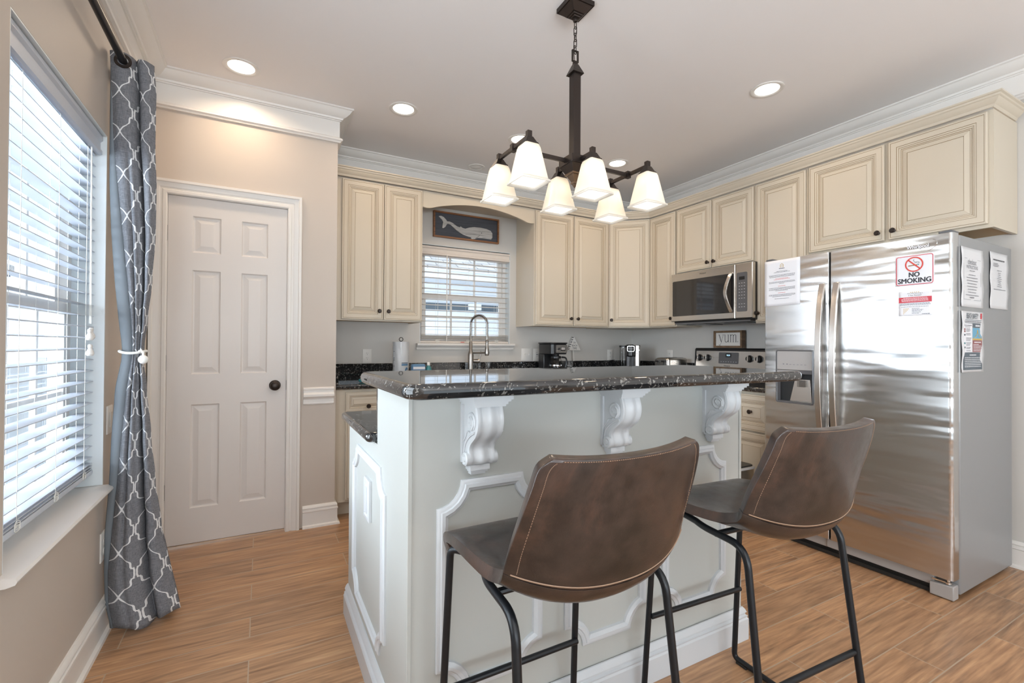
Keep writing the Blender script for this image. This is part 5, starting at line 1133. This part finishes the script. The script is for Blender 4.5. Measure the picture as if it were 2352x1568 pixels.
# yum sign on the range backguard
t = thing('yum_sign', 'small brown wood-framed yum sign standing on the range backguard', 'sign', (3.575, 2.668, 1.173))
fy_ = ((3.552, 2.668, 1.174), (0, -1, 0), (0, 0, 1), (-1, 0, 0))
MB().sweep([(-.140, .001), (.140, .001), (.140, .150), (-.140, .150)], [(0, -.044), (0, 0), (.018, 0), (.018, -.010), (.018, -.044)], fy_, closed=True).build('frame', 'wood2', t, bev=.001)
MB().prism([(-.122, .0185), (.122, .0185), (.122, .1325), (-.122, .1325)], fy_, -.030, -.012).build('board', 'white', t)
def serif_word(par, O, s_):
    # thin serif letters y u m and a full stop, drawn as strokes (x, z) in letter heights
    mb = MB(); F_ = (O, (0, -1, 0), (0, 0, 1), (-1, 0, 0))
    def st(p, w_):      # stroke of varying width along a path
        P = [Vector((a, b, 0)) for a, b in p]; P = bez(P, 6) if len(p) > 2 else P; n = len(P); L_, R_ = [], []
        for i, q in enumerate(P):
            d = (P[min(i + 1, n - 1)] - P[max(i - 1, 0)]).normalized(); m_ = Vector((-d.y, d.x, 0)); k = w_ if not isinstance(w_, tuple) else w_[0] + (w_[1] - w_[0]) * math.sin(PI * i / (n - 1))
            L_.append(q + m_ * k / 2); R_.append(q - m_ * k / 2)
        for i in range(n - 1): mb.prism([(v.x * s_, v.y * s_) for v in (L_[i], L_[i + 1], R_[i + 1], R_[i])], F_, 0, .0006)
    def se(x, z, w_=.20): st([(x - w_ / 2, z), (x + w_ / 2, z)], .030)
    st([(-1.52, .98), (-1.20, .02)], .085); st([(-.90, .98), (-1.30, -.30), (-1.42, -.42), (-1.52, -.38)], .032); se(-1.52, .985, .28); se(-.92, .985, .24); st([(-1.55, -.36), (-1.47, -.36)], .09)
    st([(-.64, .985), (-.64, .25), (-.58, .06), (-.42, .01), (-.26, .08), (-.17, .22)], .062); st([(-.14, .985), (-.14, .0)], .075); se(-.69, .985, .16); se(-.19, .985, .16); se(-.08, .015, .14)
    for x in (.20, .58, .96): st([(x, .93 if x > .3 else .985), (x, .0)], .075); se(x, .012, .22)
    st([(.23, .80), (.34, .94), (.46, .98), (.56, .92), (.58, .80)], .050); st([(.61, .80), (.72, .94), (.84, .98), (.94, .92), (.96, .80)], .050); se(.15, .985, .16)
    st([(1.20, .05), (1.28, .05)], .08)
    return mb.build('sign_lettering', 'ink', par, flat=True)
serif_word(t, (3.5640, 2.6570, 1.224), .066)
# paper towels
t = thing('paper_towel_holder', 'wrapped white paper towel roll on a holder with a small ring', 'paper towel', (.985, 3.70, CT))
MB().lathe([(.075, 0), (.075, .008), (.070, .012), (.008, .014), (.006, .30), (.006, .305)], ((.985, 3.70, CT + .001), (1, 0, 0), (0, 1, 0), (0, 0, 1)), 28).tube([(.985 + .015 * math.cos(a), 3.70, CT + .318 + .015 * math.sin(a)) for a in [2 * PI * i / 16 for i in range(16)]], .003, 6, closed=True).build('stand', 'iron', t)
rl = MB().lathe([(.020, 0), (.060, 0), (.061, .005), (.061, .275), (.060, .28), (.020, .28)], ((.985, 3.70, CT + .016), (1, 0, 0), (0, 1, 0), (0, 0, 1)), 36, caps=False).build('roll', 'paper', t)
def wrp(u, v):
    a = u * 2 * PI; r_ = .0625 + .0012 * math.sin(a * 9 + v * 6) + .001 * math.sin(v * 30 + a * 3); return (.985 + r_ * math.cos(a), 3.70 + r_ * math.sin(a), CT + .014 + .284 * v)
MB().grid(wrp, 48, 14).build('plastic_wrap', 'film', rl, recalc=False, ang=180)
def lab(ang0, ang1, z0, z1, mat, nm): return MB().grid(lambda u, v: (.985 + .0645 * math.cos(ang0 + (ang1 - ang0) * u), 3.70 + .0645 * math.sin(ang0 + (ang1 - ang0) * u), CT + z0 + (z1 - z0) * v), 10, 6).build(nm, mat, rl, recalc=False)
lab(R(-100), R(-50), .128, .134, 'navy', 'printed_band'); lab(R(-100), R(-50), .110, .124, 'blue', 'printed_band')
def sw(u, v): a = R(-88) + R(40) * u; z = CT + .035 + .045 * math.sin(u * PI * .6) + .022 * v * math.sin(u * PI); return (.985 + .0648 * math.cos(a), 3.70 + .0648 * math.sin(a), z)
MB().grid(sw, 12, 4).build('blue_swirl', 'blue', rl, recalc=False)
mv = MB()
for z in (.22, .17, .16, .15, .11, .10): mv.grid(lambda u, v, z=z: (.985 + .0646 * math.cos(R(-165) + R(10) * u), 3.70 + .0646 * math.sin(R(-165) + R(10) * u), CT + z + .004 * v), 3, 1)
mv.build('small_print', 'ink', rl, recalc=False)
# blue pack and teal bottle
t = thing('sponge_pack', 'blue plastic-wrapped sponge pack beside the paper towels', 'cleaning supplies', (1.082, 3.56, CT))
MB().box(1.030, 1.136, 3.53, 3.59, CT + .001, CT + .125).build('pack', 'blue', t, bev=.012, seg=3)
MB().box(1.036, 1.130, 3.5275, 3.5290, CT + .085, CT + .105).build('white_stripe', 'paper', t)
t = thing('soap_bottle', 'tiny teal dish soap bottle with white cap by the sink', 'bottle', (1.166, 3.555, CT))
bo = MB().lathe([(.020, 0), (.024, .006), (.024, .085), (.016, .105), (.010, .112)], ((1.166, 3.555, CT + .001), (1, 0, 0), (0, 1, 0), (0, 0, 1)), 20).build('bottle', 'teal', t)
MB().lathe([(.012, .112), (.012, .135), (.010, .138), (0, .138)], ((1.166, 3.555, CT + .001), (1, 0, 0), (0, 1, 0), (0, 0, 1)), 16).build('cap', 'white', t)
t = thing('dish_brush', 'teal brush lying on the counter beside the paper towel roll', 'brush', (.70, 3.56, CT))
MB().tube([(.66, 3.50, CT + .012), (.76, 3.62, CT + .013)], [.010, .008], 10).build('handle', 'teal', t)
MB().lathe([(.004, 0), (.022, .004), (.026, .014), (.022, .024), (0, .026)], ((.645, 3.485, CT + .001), (1, 0, 0), (0, 1, 0), (0, 0, 1)), 18).build('brush_head', 'teal', t)
# framed whale
t = thing('framed_whale_art', 'framed white wooden whale on charcoal above the sink window', 'wall art', (1.634, YB, 2.24), 0)
fw = ((1.632, YB - .003, 2.246), (1, 0, 0), (0, 0, 1), (0, -1, 0)); hw_, hh = .318, .114
MB().sweep([(-hw_, -hh), (hw_, -hh), (hw_, hh), (-hw_, hh)], [(0, 0), (0, .030), (.013, .030), (.013, .012), (.013, 0)], fw, closed=True).build('frame', 'wood', t, bev=.001)
MB().prism([(-hw_ + .013, -hh + .013), (hw_ - .013, -hh + .013), (hw_ - .013, hh - .013), (-hw_ + .013, hh - .013)], fw, 0, .011).build('backing_board', 'board', t)
wp = [(-.272, .068), (-.250, .074), (-.225, .066), (-.205, .048), (-.192, .032), (-.170, .034), (-.140, .024), (-.100, .000), (-.072, -.006), (-.064, .004), (-.045, -.008), (-.020, -.012), (.020, .004), (.070, .014), (.130, .016), (.190, .012), (.236, -.002), (.252, -.024),
      (.252, -.062), (.240, -.080), (.150, -.078), (.100, -.082), (.075, -.094), (.050, -.098), (.034, -.092), (.040, -.084), (.020, -.082), (-.040, -.068), (-.090, -.046), (-.130, -.016), (-.160, .006), (-.185, .012), (-.198, .002), (-.208, -.018), (-.224, -.030), (-.238, -.030), (-.236, -.016), (-.234, .006), (-.228, .020), (-.240, .042)]
wb = MB(); k = len(wp)
w_ = MB().prism(wp, fw, .0115, .021).build('whale', 'whale', t, flat=True)
MB().lathe([(.004, .021), (.004, .0218), (0, .022)], (fw[0] + Vector((.146, 0, -.036)) if False else (1.632 + .142, YB - .003, 2.246 - .032), (1, 0, 0), (0, 0, 1), (0, -1, 0)), 10).build('eye', 'ink', w_)
def wl(pts): return [(1.632 + a, YB - .003 - .0212, 2.246 + b) for a, b in pts]
MB().tube(wl([(.248, -.030), (.246, -.070), (.150, -.070)]), .0009, 4).tube(wl([(.125, -.055), (.105, -.072), (.080, -.088)]), .0012, 4).tube(wl([(-.02, -.062), (.03, -.054), (.085, -.050)]), .0009, 4).tube(wl([(-.10, -.040), (-.075, -.050)]), .0012, 4).build('carved_lines', 'ink', w_)

# ------------------------------------------------------------------ outdoors
o = MB().box(-14, 14, -6, 16, -.50, -.40).build('outdoor_ground', 'lawn', None); tag(o, 'pale paved ground outside the windows', 'ground', kind='structure')
t = thing('neighbour_house', 'pale neighbouring house with shingled roof seen through the sink window', 'house', (3.5, 8.3, -.40))
MB().box(-1.5, 9, 7.6, 7.8, -.40, 2.25).build('wall', 'siding', t)
MB().box(-1.5, 9, 7.10, 7.60, 2.25, 2.28).box(-1.5, 9, 7.06, 7.10, 2.25, 2.38).build('eave', 'porch', t)
MB().prism([(7.02, 2.43), (11.5, 4.75), (11.5, 4.68), (7.02, 2.385)], ((-1.8, 0, 0), (0, 1, 0), (0, 0, 1), (1, 0, 0)), 0, 11).build('roof', 'shingle', t)
MB().box(-1.5, 9, 7.56, 7.599, 1.79, 1.90).build('trim_band', 'slate', t)
MB().box(3.19, 3.42, 7.50, 7.558, 1.80, 1.91).build('wall_lamp', 'porch', t)
t = thing('neighbour_house', 'pale neighbouring house seen through the tall left window', 'house', (-5, 4, -.40))
MB().box(-4.9, -4.6, -3, 12, -.40, 2.4).build('wall', 'siding', t)
MB().box(-4.6, -4.1, -3, 12, 2.40, 2.46).box(-4.14, -4.10, -3, 12, 2.40, 2.60).build('eave', 'porch', t)
MB().prism([(4.05, 2.60), (8.0, 4.3), (8.0, 4.2), (4.05, 2.50)], ((0, -3, 0), (-1, 0, 0), (0, 0, 1), (0, 1, 0)), 0, 15).build('roof', 'shingle', t)
for y in (5.2, 8.2):
    wf = MB().box(-4.598, -4.56, y, y + 1.0, .5, 2.0).build('window', 'porch', t); MB().box(-4.559, -4.556, y + .08, y + .92, .58, 1.92).build('pane', 'navy', wf)
# garden fence between the houses
t = thing('garden_fence', 'white vinyl fence low outside the left window', 'fence', (-2.6, 3, -.40))
for i in range(10):
    y = -1 + i * 1.2; MB().box(-2.66, -2.56, y - .05, y + .05, -.40, .98).build('post', 'porch', t)
    MB().box(-2.625, -2.595, y + .05, y + 1.15, -.30, .92).build('fence_panel', 'porch', t)
